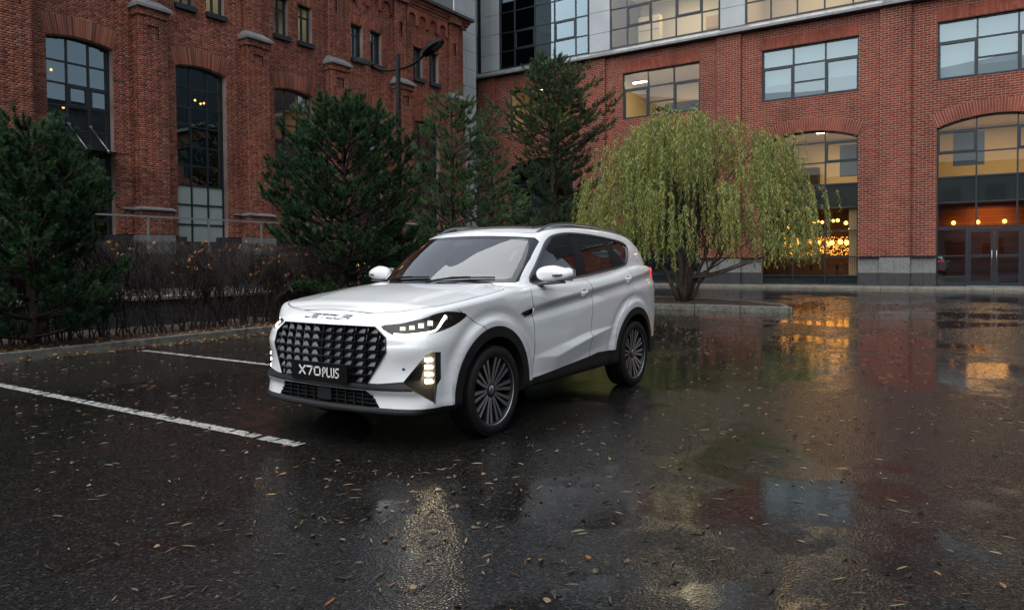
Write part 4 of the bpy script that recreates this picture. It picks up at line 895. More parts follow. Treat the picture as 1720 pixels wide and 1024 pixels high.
def hedge():
    r = random.Random(21); root = empty('hedge', (6, 13.4, .08)); tag(root, 'clipped leafless hedge with a few orange leaves behind the stone kerb', 'hedge')
    st = MB(); tw = MB(); LF = []
    def twig(p, d, l, rad, lev):
        k = 3; pts = [p]; q = p; dd = d
        for i in range(k):
            dd = (dd+Vector((r.gauss(0,.16), r.gauss(0,.16), r.gauss(.04,.12)))).normalized(); q = q+dd*l/k
            if q.z > 1.72: q.z = 1.72+r.uniform(-.05,.05)
            q.y = max(-.42, min(.42, q.y)); pts.append(q.copy())
        (st if lev == 0 else tw).tube(pts, [rad*(1-.28*i) for i in range(k+1)], 4 if lev == 0 else 3, caps=False, smooth=False)
        if lev < 3:
            for i in range((5, 4, 3)[lev]):
                s = r.uniform(.35, 1); j = min(k-1, int(s*k)); b = pts[j].lerp(pts[j+1], s*k-j); nd_ = (dd+Vector((r.gauss(0,.55), r.gauss(0,.5), r.gauss(.25,.35)))).normalized()
                twig(b, nd_, l*r.uniform(.42,.68), max(.0022, rad*.55), lev+1)
        elif r.random() < .022 and q.z > .6:
            for _ in range(r.randint(1, 3)): LF.append(q+Vector((r.uniform(-.05,.05), r.uniform(-.05,.05), r.uniform(-.04,.03))))
    for i in range(330):
        x = -2.6+12.0*i/330+r.uniform(-.05,.05); y = r.choice((-.18,.16))+r.uniform(-.08,.08)
        d = Vector((r.gauss(0,.22), r.gauss(0,.12), 1)).normalized(); twig(Vector((x, y, -.03)), d, r.uniform(1.0,1.35), r.uniform(.010,.022), 0)
    st.build('stems', MATS['twig_bark'], root); o = tw.build('twigs', MATS['twig_bark'], root); o['kind'] = 'stuff'
    mb = MB()
    for p in LF:
        a = Vector((r.gauss(0,1), r.gauss(0,1), r.gauss(0,1))).normalized(); b = a.cross(Vector((r.gauss(0,1), r.gauss(0,1), r.gauss(0,1)))).normalized(); s = r.uniform(.026,.05)
        mb.add([p-a*s, p+b*s*.7, p+a*s, p-b*s*.7], [(0,1,2,3)])
    o = mb.build('leaves', MATS['dry_leaf'], root); o['kind'] = 'stuff'
hedge()
# ------------------------------------------------------------------ street lamp
sl = empty('street_lamp', (15.42,14.05,.0)); tag(sl, 'tall black street lamp with two curved arms among the pines', 'street lamp')
mat('black_steel', (.006,.0065,.008), .6, spec=.1); mat('lamp_glass_off', (.10,.11,.09), .3)
mb = MB(); mb.tube([(0,0,0),(0,0,2.4)], .085, 14); mb.tube([(0,0,2.38),(0,0,7.28)], [.072,.066], 14); mb.build('pole', MATS['black_steel'], sl)
for sg in (-1, 1):
    A = spl([(0,0,6.86),(0,sg*.35,6.87),(0,sg*.7,6.96),(0,sg*1.02,7.14)], 6); mb = MB(); mb.tube(A, .034, 8); mb.build('arm', MATS['black_steel'], sl)
    h = empty('lamp_head', (0, sg*1.0, 7.12)); h.parent = sl; h.rotation_euler = (sg*.42, 0, 0)
    mb = MB(); n = 9; V = []; F = []
    for k in range(n):
        s = k/(n-1); w = .06+.13*math.sin(PI*min(1, s*.95+.05))**.7; t = .045+.055*math.sin(PI*s)**.8; y = sg*(s*.74-.05)
        V += [(-w,y,-.02),(-w*.7,y,t),(w*.7,y,t),(w,y,-.02),(w*.85,y,-.05),(-w*.85,y,-.05)]
    for k in range(n-1):
        for j in range(6): F.append((k*6+j, k*6+(j+1)%6, (k+1)*6+(j+1)%6, (k+1)*6+j))
    F += [tuple(range(6)), tuple((n-1)*6+j for j in range(6))]
    mb.add(V, F); mb.build('housing', MATS['black_steel'], h, fix=True)
    mb = MB(); mb.obox((0, sg*.46, -.055), (.085,0,0), (0,.17,0), (0,0,.006)); mb.build('lamp_glass', MATS['lamp_glass_off'], h)
mb = MB(); mb.tube([(0,0,7.25),(0,.62,6.93)], .006, 4); mb.build('stay_wire', MATS['black_steel'], sl)
# ------------------------------------------------------------------ car: surfaces
def interp(x, pts):
    xs = np.array([p[0] for p in pts]); ys = np.array([p[1] for p in pts]); return np.interp(x, xs, ys)
def smooth_interp(x, pts):
    # monotone-ish cubic (catmull-rom tangents) interpolation
    xs = np.array([p[0] for p in pts], float); ys = np.array([p[1] for p in pts], float)
    d = np.diff(ys)/np.diff(xs); m = np.zeros_like(ys); m[1:-1] = (d[:-1]+d[1:])/2; m[0] = d[0]; m[-1] = d[-1]
    for i in range(len(d)):
        if d[i] == 0: m[i] = m[i+1] = 0
    x = np.clip(x, xs[0], xs[-1]); i = np.clip(np.searchsorted(xs, x)-1, 0, len(xs)-2)
    h = xs[i+1]-xs[i]; t = (x-xs[i])/h
    return ((2*t**3-3*t**2+1)*ys[i] + (t**3-2*t**2+t)*h*m[i] + (-2*t**3+3*t**2)*ys[i+1] + (t**3-t**2)*h*m[i+1])
def sstep(a, b, x):
    t = np.clip((x-a)/(b-a), 0, 1); return t*t*(3-2*t)
def catmull(P, n, closed_sym=True):
    # resample control points with a centripetal-like chord parametrisation
    P = np.array(P, float); k = np.concatenate([[0], np.cumsum(np.linalg.norm(np.diff(P[:, :2], axis=0), axis=1)**0.7)])
    t = np.linspace(0, k[-1], 1200)
    Q = np.stack([smooth_interp(t, list(zip(k, P[:, c]))) for c in range(P.shape[1])], 1)
    s = np.concatenate([[0], np.cumsum(np.linalg.norm(np.diff(Q[:, :2], axis=0), axis=1))])
    u = np.linspace(0, s[-1], n)
    return np.stack([np.interp(u, s, Q[:, c]) for c in range(P.shape[1])], 1)
PLAN_LO = [(-.965,0),(-.96,.2),(-.945,.4),(-.915,.58),(-.865,.755),(-.775,.885),(-.63,.943),(-.35,.96),(0,.964),(.6,.957),(1.4,.957),
        (2.2,.962),(2.75,.967),(3.15,.947),(3.45,.90),(3.66,.815),(3.78,.67),(3.84,.42),(3.86,.2),(3.865,0)]
PLAN_HI = [(-.955,0),(-.945,.18),(-.915,.36),(-.865,.52),(-.775,.685),(-.63,.805),(-.45,.89),(-.22,.94),(.05,.96),(.6,.957),(1.4,.957),
        (2.2,.962),(2.75,.967),(3.15,.947),(3.45,.90),(3.66,.815),(3.78,.67),(3.84,.42),(3.86,.2),(3.865,0)]
def plan(z, n):
    w = float(.14*sstep(.48, .72, np.array(z))+.5*sstep(.78, 1.02, np.array(z)))
    return catmull(np.array(PLAN_LO)*(1-w)+np.array(PLAN_HI)*w, n)
def gunwale(x, y):
    return smooth_interp(x, [(-.97,1.005),(-.9,1.025),(-.75,1.05),(-.55,1.07),(-.3,1.10),(0,1.135),(.35,1.175),(.7,1.19),(1.0,1.195),(1.6,1.205),(2.2,1.245),(2.86,1.33),(3.3,1.345),(3.6,1.32),(3.9,1.30)])
def crease_z(x): return 1.017+(x-.61)*.0965
def side_inset(x, z):
    I = smooth_interp(z, [(.18,.14),(.27,.075),(.32,.035),(.42,.028),(.55,.022),(.75,.012),(.95,.010),(1.1,.012),(1.25,.05),(1.4,.09)])
    # shoulder crease
    zc = crease_z(x); k = sstep(.25, .9, x)*1.0
    dz = z-zc
    I -= k*(.018*np.where(dz < 0, np.clip(1+dz/.055, 0, 1)**1.0, np.clip(1-dz/.16, 0, 1)))
    I += k*.016*np.exp(-((dz+.085)/.05)**2)
    # lower door wedge
    zr = interp(x, [(.55,.56),(.636,.558),(1.0,.529),(1.647,.643),(2.272,.72),(2.4,.73)])
    zt = interp(x, [(.55,.565),(.636,.56),(1.0,.61),(1.648,.69),(2.272,.722),(2.4,.735)])
    w = interp(x, [(.5,0),(.636,.0),(1.0,1),(1.7,1),(2.27,.0),(3,0)])
    zb = zr-.15
    up = np.clip((zt-z)/np.maximum(zt-zr, .004), 0, 1); dn = np.clip((z-zb)/.15, 0, 1)
    I -= w*.030*np.where(z > zr, up, dn)
    # wheel arch flares
    for cx, R in ((0.02, .60), (2.765, .615)):
        r = np.hypot(x-cx, z-.363)
        I -= .018*(1-sstep(R-.035, R+.0, r))
        I += .010*(np.exp(-((r-R-.03)/.035)**2))
    return I
def front_inset(y, z):
    ay = np.abs(y)
    I = smooth_interp(z, [(.18,.14),(.27,.05),(.30,.015),(.34,.025),(.42,.03),(.47,.0),(.52,.004),(.70,.004),(.86,.018),(.93,.03),(1.0,.055),(1.1,.12)])
    # bumper corner: area beside the grille slopes back
    I += .035*sstep(.45, .8, ay)*np.exp(-((z-.60)/.13)**2)
    I += .012*np.exp(-((z-.80)/.03)**2)*sstep(.5,.62,ay)*0.4
    return I
def rear_inset(y, z):
    return smooth_interp(z, [(.18,.22),(.30,.10),(.42,.05),(.60,.0),(.75,.01),(.95,.05),(1.1,.08),(1.2,.06),(1.25,.05),(1.4,.12)])
def frame(B):
    d = np.gradient(B[:, :2], axis=0); L = np.hypot(d[:, 0], d[:, 1]); nx = np.abs(d[:, 1]/L); ny = np.abs(d[:, 0]/L)
    return np.where(B[:, 0] < 1, -nx, nx), ny
def lower_body(n=150, rows=84, deck=22):
    BH = plan(1.05, n); G = gunwale(BH[:, 0], BH[:, 1])
    z0 = smooth_interp(BH[:, 0], [(-1,.285),(-.6,.275),(0,.285),(.6,.295),(2.2,.315),(3.2,.33),(4,.36)])
    V = []
    tt = np.linspace(0, 1, rows)
    tt = np.concatenate([tt[:-1], 1-(1-tt[-2])*np.array([.8,.6,.42,.28,.16,.08,.03,0])])
    for t in tt:
        z = z0+(G-z0)*t
        B = plan(float(np.mean(z[:n//3])), n); nx, ny = frame(B)
        wf = np.where(B[:, 0] < 1, sstep(.35, .95, np.abs(nx)), 0); wr = np.where(B[:, 0] > 2, sstep(.3, .95, np.abs(nx)), 0); ws = 1-wf-wr
        I = ws*side_inset(B[:, 0], z)+wf*front_inset(B[:, 1], z)+wr*rear_inset(B[:, 1], z)
        R = np.where(B[:, 0] < -.3, .045+.03*wf, .045)
        q = np.clip(R-(G-z), 0, None); I = I+R-np.sqrt(np.maximum(R*R-q*q, 0))
        V.append(np.stack([B[:, 0]-nx*I, np.maximum(B[:, 1]-ny*I, 0), z], 1))
    V = np.array(V)
    V[:, 0, 1] = 0; V[:, -1, 1] = 0
    top = V[-1]
    # deck (bonnet) as a height field rising to the centre line
    D = []
    for t in np.linspace(0, 1, deck+1)[1:]:
        s = 1-t
        y = top[:, 1]*s; x = top[:, 0]
        crown = smooth_interp(x, [(-.97,.0),(-.86,.012),(-.7,.028),(-.3,.05),(0,.055),(.36,.045),(.8,.04),(4,.04)])
        f = 1-s**2.2
        z = top[:, 2]+crown*f
        # raised bonnet flanks
        yl = .50+.10*np.clip((x+.8)/1.2, 0, 1)
        amp = .012*sstep(-.75, -.2, x)*(x < 1)
        z = z+amp*(sstep(yl+.07, yl-.0, y))-amp*.55*np.exp(-((y-.0)/.30)**2)
        D.append(np.stack([x, y, z], 1))
    return np.concatenate([V, np.array(D)], 0)
GB = [(.30,0,1.19),(.315,.25,1.19),(.36,.48,1.185),(.43,.66,1.18),(.53,.785,1.18),(.70,.835,1.19),(1.0,.855,1.20),(1.6,.865,1.21),(2.2,.862,1.25),(2.7,.845,1.31),(3.1,.815,1.34),(3.42,.765,1.34),(3.62,.68,1.33),(3.72,.5,1.32),(3.77,.25,1.32),(3.785,0,1.32)]
GT = [(1.02,0,1.690),(1.03,.22,1.688),(1.06,.42,1.682),(1.105,.57,1.67),(1.17,.645,1.668),(1.32,.675,1.70),(1.6,.692,1.728),(2.0,.697,1.740),(2.4,.69,1.736),(2.75,.677,1.722),(3.0,.663,1.705),(3.2,.642,1.685),(3.32,.60,1.672),(3.39,.45,1.675),(3.41,.22,1.68),(3.415,0,1.682)]
def greenhouse(n=150, rows=46, deck=18):
    B = catmull(GB, n); T = catmull(GT, n)
    d = np.gradient(B[:, :2], axis=0); L = np.hypot(d[:, 0], d[:, 1]); nx = d[:, 1]/L; ny = -d[:, 0]/L
    nx, ny = -nx, -ny
    nx = np.where(B[:, 0] < 1, -np.abs(nx), np.abs(nx)); ny = np.abs(ny)
    V = []
    tt = np.linspace(-.45, 1, rows); tt = np.concatenate([tt[:-1], 1-(1-tt[-2])*np.array([.75,.5,.3,.15,.05,0])])
    Rz = .05
    for t in tt:
        P = B+(T-B)*t
        bul = .035*(1-(2*t-1)**2)*np.abs(ny)+.030*(1-(2*t-1)**2)*np.abs(nx)
        h = (T[:, 2]-B[:, 2])*(1-t); q = np.clip(Rz-h, 0, None); c = .55*(Rz-np.sqrt(np.maximum(Rz*Rz-q*q, 0)))
        V.append(np.stack([P[:, 0]+nx*(bul-c), np.maximum(P[:, 1]+ny*(bul-c), 0), P[:, 2]], 1))
    V = np.array(V); V[:, 0, 1] = 0; V[:, -1, 1] = 0
    top = V[-1]; D = []
    for t in np.linspace(0, 1, deck+1)[1:]:
        s = 1-t; x = top[:, 0]; y = top[:, 1]*s
        cr = smooth_interp(x, [(1.0,.0),(1.15,.018),(1.4,.035),(1.8,.042),(2.4,.045),(3.0,.035),(3.25,.01),(3.4,0)])
        D.append(np.stack([x, y, top[:, 2]+cr*(1-s**2.0)], 1))
    return np.concatenate([V, np.array(D)], 0)
def solid_from_grid(G):
    """half grid rows x cols (y>=0) -> closed full mesh (verts, faces); bottom row is capped with the mirrored side"""
    R, C, _ = G.shape
    M = G.copy(); M[:, :, 1] *= -1
    verts = np.concatenate([G.reshape(-1, 3), M.reshape(-1, 3)]); off = R*C
    faces = []
    for r in range(R-1):
        for c in range(C-1):
            a = r*C+c; b = a+1; d = a+C; e = d+1
            faces.append((a, d, e, b)); faces.append((off+a, off+b, off+e, off+d))
    for c in range(C-1):  # floor
        faces.append((c, c+1, off+c+1, off+c))
    bm = bmesh.new(); vs = [bm.verts.new(v) for v in verts]
    for f in faces:
        try: bm.faces.new([vs[i] for i in f])
        except ValueError: pass
    bmesh.ops.remove_doubles(bm, verts=bm.verts, dist=2e-4)
    bmesh.ops.dissolve_degenerate(bm, edges=bm.edges, dist=1e-5)
    bmesh.ops.recalc_face_normals(bm, faces=bm.faces)
    return bm
# ------------------------------------------------------------------ car: cutting and parts
mat('car_paint', (.84,.86,.865), .30, coat=1., coat_r=.02)
mat('black_plastic', (.012,.013,.014), .45, spec=.3); vary(MATS['black_plastic'], 60, (.009,.0095,.010), (.015,.016,.017), bump=.15, bump_scale=900)
mat('gloss_black', (.008,.008,.009), .12, coat=1.)
mat('matt_black', (.012,.012,.013), .5, spec=.25)
mat('recess_black', (.010,.010,.011), .6)
mat('chrome', (.62,.62,.63), .16, metal=1.)
mat('dark_chrome', (.075,.078,.084), .30, metal=1.)
mat('badge_dark', (.05,.052,.055), .3, metal=.8)
mat('satin_silver', (.24,.245,.25), .28, metal=1.)
mat('tyre_rubber', (.011,.011,.012), .6, spec=.3); vary(MATS['tyre_rubber'], 30, (.008,.008,.009), (.015,.015,.015), bump=.3, bump_scale=160)
mat('alloy_machined', (.62,.62,.63), .27, metal=1.)
mat('alloy_dark', (.020,.021,.023), .35, metal=.3)
mat('brake_disc', (.10,.10,.10), .45, metal=1.)
mat('headliner', (.36,.36,.35), .8); mat('seat_leather', (.42,.39,.36), .5); mat('dashboard', (.06,.06,.065), .6)
mat('lamp_lit', (1,1,1), .3, emit=(1.,.78,.46), emit_s=12.)
mat('lamp_strip', (1,1,1), .3, emit=(1.,.88,.68), emit_s=3.2)
mat('projector_lit', (.8,.8,.8), .2, emit=(1.,.86,.62), emit_s=.7)
mat('tail_red', (.5,.01,.01), .15, coat=1., emit=(1,.03,.02), emit_s=.9)
mat('amber_lens', (.75,.20,.02), .2, coat=1.)
mat('plate_black', (.004,.004,.004), .4, spec=.15); mat('letter_white', (.78,.78,.76), .4)
glass_mat('car_glass', (.45,.52,.52), 1.3, 0.0, 1.55, .03)
glass_mat('windscreen_glass', (.70,.76,.75), 2.0, 0.0, 1.6, .07)
glass_mat('lamp_lens', (.95,.96,.97), 1.1)
CAR_X, CAR_Y = 4.742, 4.275
car = empty('parked_car', (CAR_X, CAR_Y, 0))
tag(car, 'white crossover car with lit headlights and black model plate parked on wet asphalt', 'car')
def tmp_obj(name, bm_or_mesh, m=None):
    me = bm_or_mesh
    if isinstance(me, bmesh.types.BMesh):
        b = me; me = bpy.data.meshes.new(name); b.to_mesh(me); b.free()
    o = bpy.data.objects.new(name, me); COL.objects.link(o)
    if m:
        me.materials.clear()
        for x in (m if isinstance(m, list) else [m]): me.materials.append(x)
    return o
def boolean(a, b, op, drop=True):
    md = a.modifiers.new('b', 'BOOLEAN'); md.operation = op; md.solver = 'EXACT'; md.object = b; md.material_mode = 'TRANSFER'; md.use_self = False
    dg = bpy.context.evaluated_depsgraph_get(); me = bpy.data.meshes.new_from_object(a.evaluated_get(dg))
    a.modifiers.clear(); old = a.data; a.data = me; bpy.data.meshes.remove(old)
    if drop:
        d = b.data; bpy.data.objects.remove(b); bpy.data.meshes.remove(d)
    return a
def dup_tmp(o):
    c = o.copy(); c.data = o.data.copy(); COL.objects.link(c); return c
def smooth_sharp(me, deg=28):
    me.polygons.foreach_set('use_smooth', np.ones(len(me.polygons), bool)); me.set_sharp_from_angle(angle=math.radians(deg))
# projections (u, v, d) -> xyz for prisms
fx = lambda u, v, d: (d, u, v)                      # outline in y,z ; depth along x
fy = lambda u, v, d: (u, d, v)                      # outline in x,z ; depth along y
fz = lambda u, v, d: (u, v, d)
C45 = math.sqrt(.5)
def fdiag(sign):                                    # s along the front corner, depth outwards
    return lambda s, z, d: ((s*C45-d*C45), sign*(s*C45+d*C45), z)
def frear(sign):
    return lambda s, z, d: ((s*C45+d*C45), sign*(-s*C45+d*C45), z)
def cutter(mbs, mname):
    me = mbs.mesh('cutter'); bm = bmesh.new(); bm.from_mesh(me); bmesh.ops.recalc_face_normals(bm, faces=bm.faces); bm.to_mesh(me); bm.free()
    return tmp_obj('cutter', me, MATS[mname])
W = 'car_paint'
base = tmp_obj('base', solid_from_grid(lower_body()), MATS[W])
green = tmp_obj('green', solid_from_grid(greenhouse()), MATS[W])
boolean(base, green, 'UNION')
skin = dup_tmp(base)                                # untouched outer surface, used for patches and for ray casts
_bm = bmesh.new(); _bm.from_mesh(skin.data); SKIN = BVHTree.FromBMesh(_bm); _bm.free()
def on_side(x, z, sgn=-1, off=0.):
    h = SKIN.ray_cast(Vector((x, sgn*2, z)), Vector((0, -sgn, 0)))
    return (h[0]+h[1]*off, h[1]) if h[0] else (Vector((x, sgn*.95, z)), Vector((0, sgn, 0)))
def on_front(y, z, off=0.):
    h = SKIN.ray_cast(Vector((-3, y, z)), Vector((1, 0, 0)))
    return (h[0]+h[1]*off, h[1])
def on_top(x, y, off=0.):
    h = SKIN.ray_cast(Vector((x, y, 3)), Vector((0, 0, -1)))
    return (h[0]+h[1]*off, h[1])
def on_diag(s, z, sgn=-1, off=0.):
    o = Vector(fdiag(sgn)(s, z, 3)); d = Vector((C45, -sgn*C45, 0)); h = SKIN.ray_cast(o, d)
    return (h[0]+h[1]*off, h[1])
# ---- outlines
DLO = spl([(.735,1.226),(.88,1.370),(1.085,1.525),(1.225,1.608),(1.38,1.652),(1.642,1.676),(2.011,1.671),(2.422,1.648),(2.758,1.617),(2.925,1.575),(2.90,1.50),(2.80,1.395),(2.665,1.347),(2.072,1.283),(1.481,1.236),(1.0,1.226)], 4, True)
DLO = [(p.x, p.y) for p in [Vector((q[0], q[1], 0)) for q in DLO]]
GRILLE = [(0,.930),(.27,.929),(.495,.926),(.60,.850),(.618,.75),(.470,.512),(0,.500)]
GRILLE = [(-y, z) for y, z in GRILLE[::-1][:-1]]+GRILLE[:-1]
HEAD = spl([(-.224,.931),(-.135,.868),(-.05,.862),(.06,.872),(.185,.884),(.33,.930),(.426,.990),(.37,1.018),(.275,1.031),(.22,1.026),(.155,1.012),(.09,.990),(.03,.976),(-.09,.951)], 3, True)
HEAD = [(p.x, p.y) for p in HEAD]
FOG = [(-.075,.530),(.093,.731),(.150,.746),(.203,.741),(.203,.545),(.1725,.50),(.157,.366),(.138,.383),(-.012,.474)]
WS = [(0,1.652),(.25,1.648),(.50,1.638),(.665,1.625),(.705,1.612),(.765,1.424),(.800,1.225),(.785,1.213),(.4,1.210),(0,1.210)]
WSI = [(0,1.625),(.25,1.622),(.50,1.612),(.645,1.595),(.715,1.42),(.745,1.262),(.715,1.247),(.4,1.240),(0,1.238)]
sym = lambda P: P+[(-y, z) for y, z in P[::-1] if abs(y) > 1e-6]
WS, WSI = sym(WS), sym(WSI)
# ---- patches taken from the outer skin
def patch(name, prisms, m, parent, off=-.004, hole=None, thick=.0, sub=None):
    o = dup_tmp(skin); mb = MB()
    for poly, fn, d0, d1 in prisms: mb.prism(poly, fn, d0, d1)
    boolean(o, cutter(mb, 'recess_black'), 'INTERSECT')
    if hole:
        mb = MB()
        for poly, fn, d0, d1 in hole: mb.prism(poly, fn, d0, d1)
        boolean(o, cutter(mb, 'recess_black'), 'DIFFERENCE')
    bm = bmesh.new(); bm.from_mesh(o.data)
    names = [x.name if x else '' for x in o.data.materials]; keep = names.index(W)
    bmesh.ops.delete(bm, geom=[f for f in bm.faces if f.material_index != keep], context='FACES')
    for f in bm.faces: f.material_index = 0; f.smooth = True
    bm.normal_update(); nv = {v: v.normal.copy() for v in bm.verts}
    for v, n in nv.items(): v.co += n*off
    if thick:
        r = bmesh.ops.solidify(bm, geom=bm.faces, thickness=thick)
    me = bpy.data.meshes.new(name); bm.to_mesh(me); bm.free()
    d = o.data; bpy.data.objects.remove(o); bpy.data.meshes.remove(d)
    q = link(name, me, m, parent)
    return q
sides = lambda poly: [(poly, fy, -1.3, -.45), (poly, fy, .45, 1.3)]
def glassed(poly, lbl=None):
    for sg in (-1, 1): patch('side_window', [(poly, fy, sg*.45, sg*1.3)], MATS['car_glass'], car)
def clip_x(poly, lo, hi):
    """cut a polygon between two slanted lines; lo/hi = ((x at z0, z0), (x at z1, z1))"""
    def xl(l, z): (xa, za), (xb, zb) = l; return xa+(xb-xa)*(z-za)/(zb-za)
    out = poly
    for l, sg in ((lo, 1), (hi, -1)):
        if l is None: continue
        res = []
        for i in range(len(out)):
            a, b = out[i], out[(i+1) % len(out)]; da = sg*(a[0]-xl(l, a[1])); db = sg*(b[0]-xl(l, b[1]))
            if da >= 0: res.append(a)
            if da*db < 0: t = da/(da-db); res.append((a[0]+(b[0]-a[0])*t, a[1]+(b[1]-a[1])*t))
        out = res
    return out
LB0 = ((1.560,1.269),(1.622,1.641)); LB1 = ((1.772,1.288),(1.746,1.644)); LC0 = ((2.405,1.346),(2.336,1.62)); LC1 = ((2.69,1.384),(2.46,1.60))
glassed(clip_x(DLO, ((.80,1.2),(.80,1.7)), LB0)); glassed(clip_x(DLO, LB1, LC0)); glassed(clip_x(DLO, LC1, None))
for sg in (-1, 1):
    for lo, hi in ((LB0, LB1), (LC0, LC1)):
        patch('pillar_trim', [(clip_x(DLO, lo, hi), fy, sg*.45, sg*1.3)], MATS['matt_black'], car, off=-.002)
    patch('pillar_trim', [(clip_x(DLO, None, ((.80,1.2),(.80,1.7))), fy, sg*.45, sg*1.3)], MATS['black_plastic'], car, off=-.002)
ws = patch('windscreen', [(WSI, fx, -.3, 1.35)], MATS['windscreen_glass'], car, off=-.003)
patch('screen_border', [(WS, fx, -.3, 1.35)], MATS['gloss_black'], ws, off=-.002, hole=[(WSI, fx, -.4, 1.4)])
RW = sym([(0,1.60),(.40,1.595),(.56,1.57),(.66,1.40),(.60,1.37),(0,1.36)])
patch('rear_window', [(RW, fx, 3.2, 4.2)], MATS['car_glass'], car)
SUN = [(1.36,-.47),(1.40,-.50),(2.85,-.50),(2.9,-.46),(2.9,.46),(2.85,.50),(1.40,.50),(1.36,.47)]
patch('sunroof', [(SUN, fz, 1.5, 2.0)], MATS['gloss_black'], car, off=.016, thick=.014)
for sg in (-1, 1):
    h = empty('headlight'); h.parent = car
    patch('lens', [(HEAD, fdiag(sg), .2, 1.6)], MATS['lamp_lens'], h, off=-.002)
    TL = [(-2.9,1.300),(-2.62,1.285),(-2.3,1.25),(-2.3,1.17),(-2.62,1.16),(-2.74,1.20)]
# tail lamps: wrap round the rear corner
TLS = [(3.42,1.300),(3.52,1.312),(3.95,1.30),(3.95,1.16),(3.62,1.165),(3.56,1.215)]
for sg in (-1, 1):
    patch('tail_lamp', [(TLS, fy, sg*.45, sg*1.3)], MATS['tail_red'], car, off=.006)
    patch('rear_reflector', [([(3.66,.56),(3.95,.56),(3.95,.62),(3.67,.62)], fy, sg*.45, sg*1.2)], MATS['tail_red'], car, off=.004)
# ---- holes in the body
cav = greenhouse(n=70, rows=26, deck=8)
cav[:, :, 1] *= .915; cav[:, :, 0] = 2.05+(cav[:, :, 0]-2.05)*.955-.0; cav[:, :, 2] = 1.1+(cav[:, :, 2]-1.1)*.94
boolean(base, tmp_obj('cav', solid_from_grid(cav), MATS['headliner']), 'DIFFERENCE')
mb = MB(); mb.box((.62,-.74,.50), (3.35,.74,1.16)); boolean(base, cutter(mb, 'dashboard'), 'DIFFERENCE')
mb = MB()
for sg in (-1, 1): mb.prism(DLO, fy, sg*.60, sg*1.3)
boolean(base, cutter(mb, 'gloss_black'), 'DIFFERENCE')
mb = MB(); mb.prism(WS, fx, -.1, 1.10); mb.prism(RW, fx, 3.05, 4.2); boolean(base, cutter(mb, 'gloss_black'), 'DIFFERENCE')
# wheel housings
ARCH = ((0.015, .435), (2.765, .445))
mb = MB()
for cx, R in ARCH:
    for sg in (-1, 1):
        P = [(cx+R*math.cos(a), .363+R*math.sin(a)) for a in np.linspace(0, 2*PI, 56, endpoint=False)]
        mb.prism(P, fy, sg*.58, sg*1.3)
boolean(base, cutter(mb, 'recess_black'), 'DIFFERENCE')
# front openings
mb = MB(); mb.prism(GRILLE, fx, -1.3, -.80)
mb.prism(sym([(0,.462),(.455,.462),(.555,.338),(0,.332)]), fx, -1.3, -.83)
for sg in (-1, 1):
    # pocket depths follow the corner: headlight bowl and lamp niche in the bumper
    mb.prism(HEAD, fdiag(sg), .84, 1.6); mb.prism(FOG, fdiag(sg), 1.075, 1.6)
boolean(base, cutter(mb, 'recess_black'), 'DIFFERENCE')
# ---- panel gaps
def ribbon(mb, pts, fn, d0, d1, w=.0028):
    P = [Vector((p[0], p[1])) for p in pts]; n = len(P); L, R = [], []
    for i in range(n):
        t = (P[min(i+1, n-1)]-P[max(i-1, 0)]).normalized(); q = Vector((-t.y, t.x)); L.append(P[i]+q*w); R.append(P[i]-q*w)
    o = len(mb.v)
    for d in (d0, d1):
        for p in L+R: mb.v.append(tuple(fn(p.x, p.y, d)))
    m = 2*n; fs = []
    for i in range(n-1):
        fs += [(i, i+1, n+i+1, n+i), (m+i, m+n+i, m+n+i+1, m+i+1), (i, m+i, m+i+1, i+1), (n+i, n+i+1, m+n+i+1, m+n+i)]
    fs += [(0, n, m+n, m), (n-1, m+n-1, m+2*n-1, 2*n-1)]
    for f in fs: mb.f.append(tuple(o+i for i in f)); mb.m.append(0); mb.smooth.append(False)
S2 = lambda P, n=5: [(p.x, p.y) for p in spl([Vector((a, b, 0)) for a, b in P], n)]
SEAM_A = S2([(.600,1.172),(.585,1.10),(.60,.98),(.632,.80),(.645,.60),(.632,.46),(.615,.345)])
SEAM_B = S2([(1.665,1.24),(1.70,1.18),(1.745,1.03),(1.715,.80),(1.695,.64),(1.695,.50),(1.695,.345)])
SEAM_C = S2([(2.60,1.345),(2.70,1.26),(2.735,1.12),(2.66,.99),(2.46,.87),(2.28,.70),(2.235,.50),(2.225,.36)])
SEAM_D = [(.60,.372),(1.0,.398),(1.70,.446),(1.87,.466),(2.26,.452)]
HOOD = S2([(-.800,0),(-.795,.25),(-.765,.47),(-.70,.66),(-.60,.78),(-.46,.845),(-.25,.872),(0,.884),(.20,.885),(.262,.875),(.275,.845),(.28,.80)], 4)
for ss in ((SEAM_A, SEAM_B, SEAM_C), (SEAM_D,)):
    mb = MB()
    for sg in (-1, 1):
        for s_ in ss: ribbon(mb, s_, fy, sg*.885 if s_ is not SEAM_C else sg*.87, sg*1.2, .0034 if s_ is not SEAM_C else .0016)
    boolean(base, cutter(mb, 'recess_black'), 'DIFFERENCE')
mb = MB()
H2 = [(x, -y) for x, y in HOOD[::-1]][:-1]+HOOD
ribbon(mb, H2, fz, .985, 1.35, .0038)
for sg in (-1, 1): ribbon(mb, S2([(-.418,1.036),(-.35,.995),(-.25,.94),(-.155,.89),(-.09,.84)]), fy, sg*.90, sg*1.2)
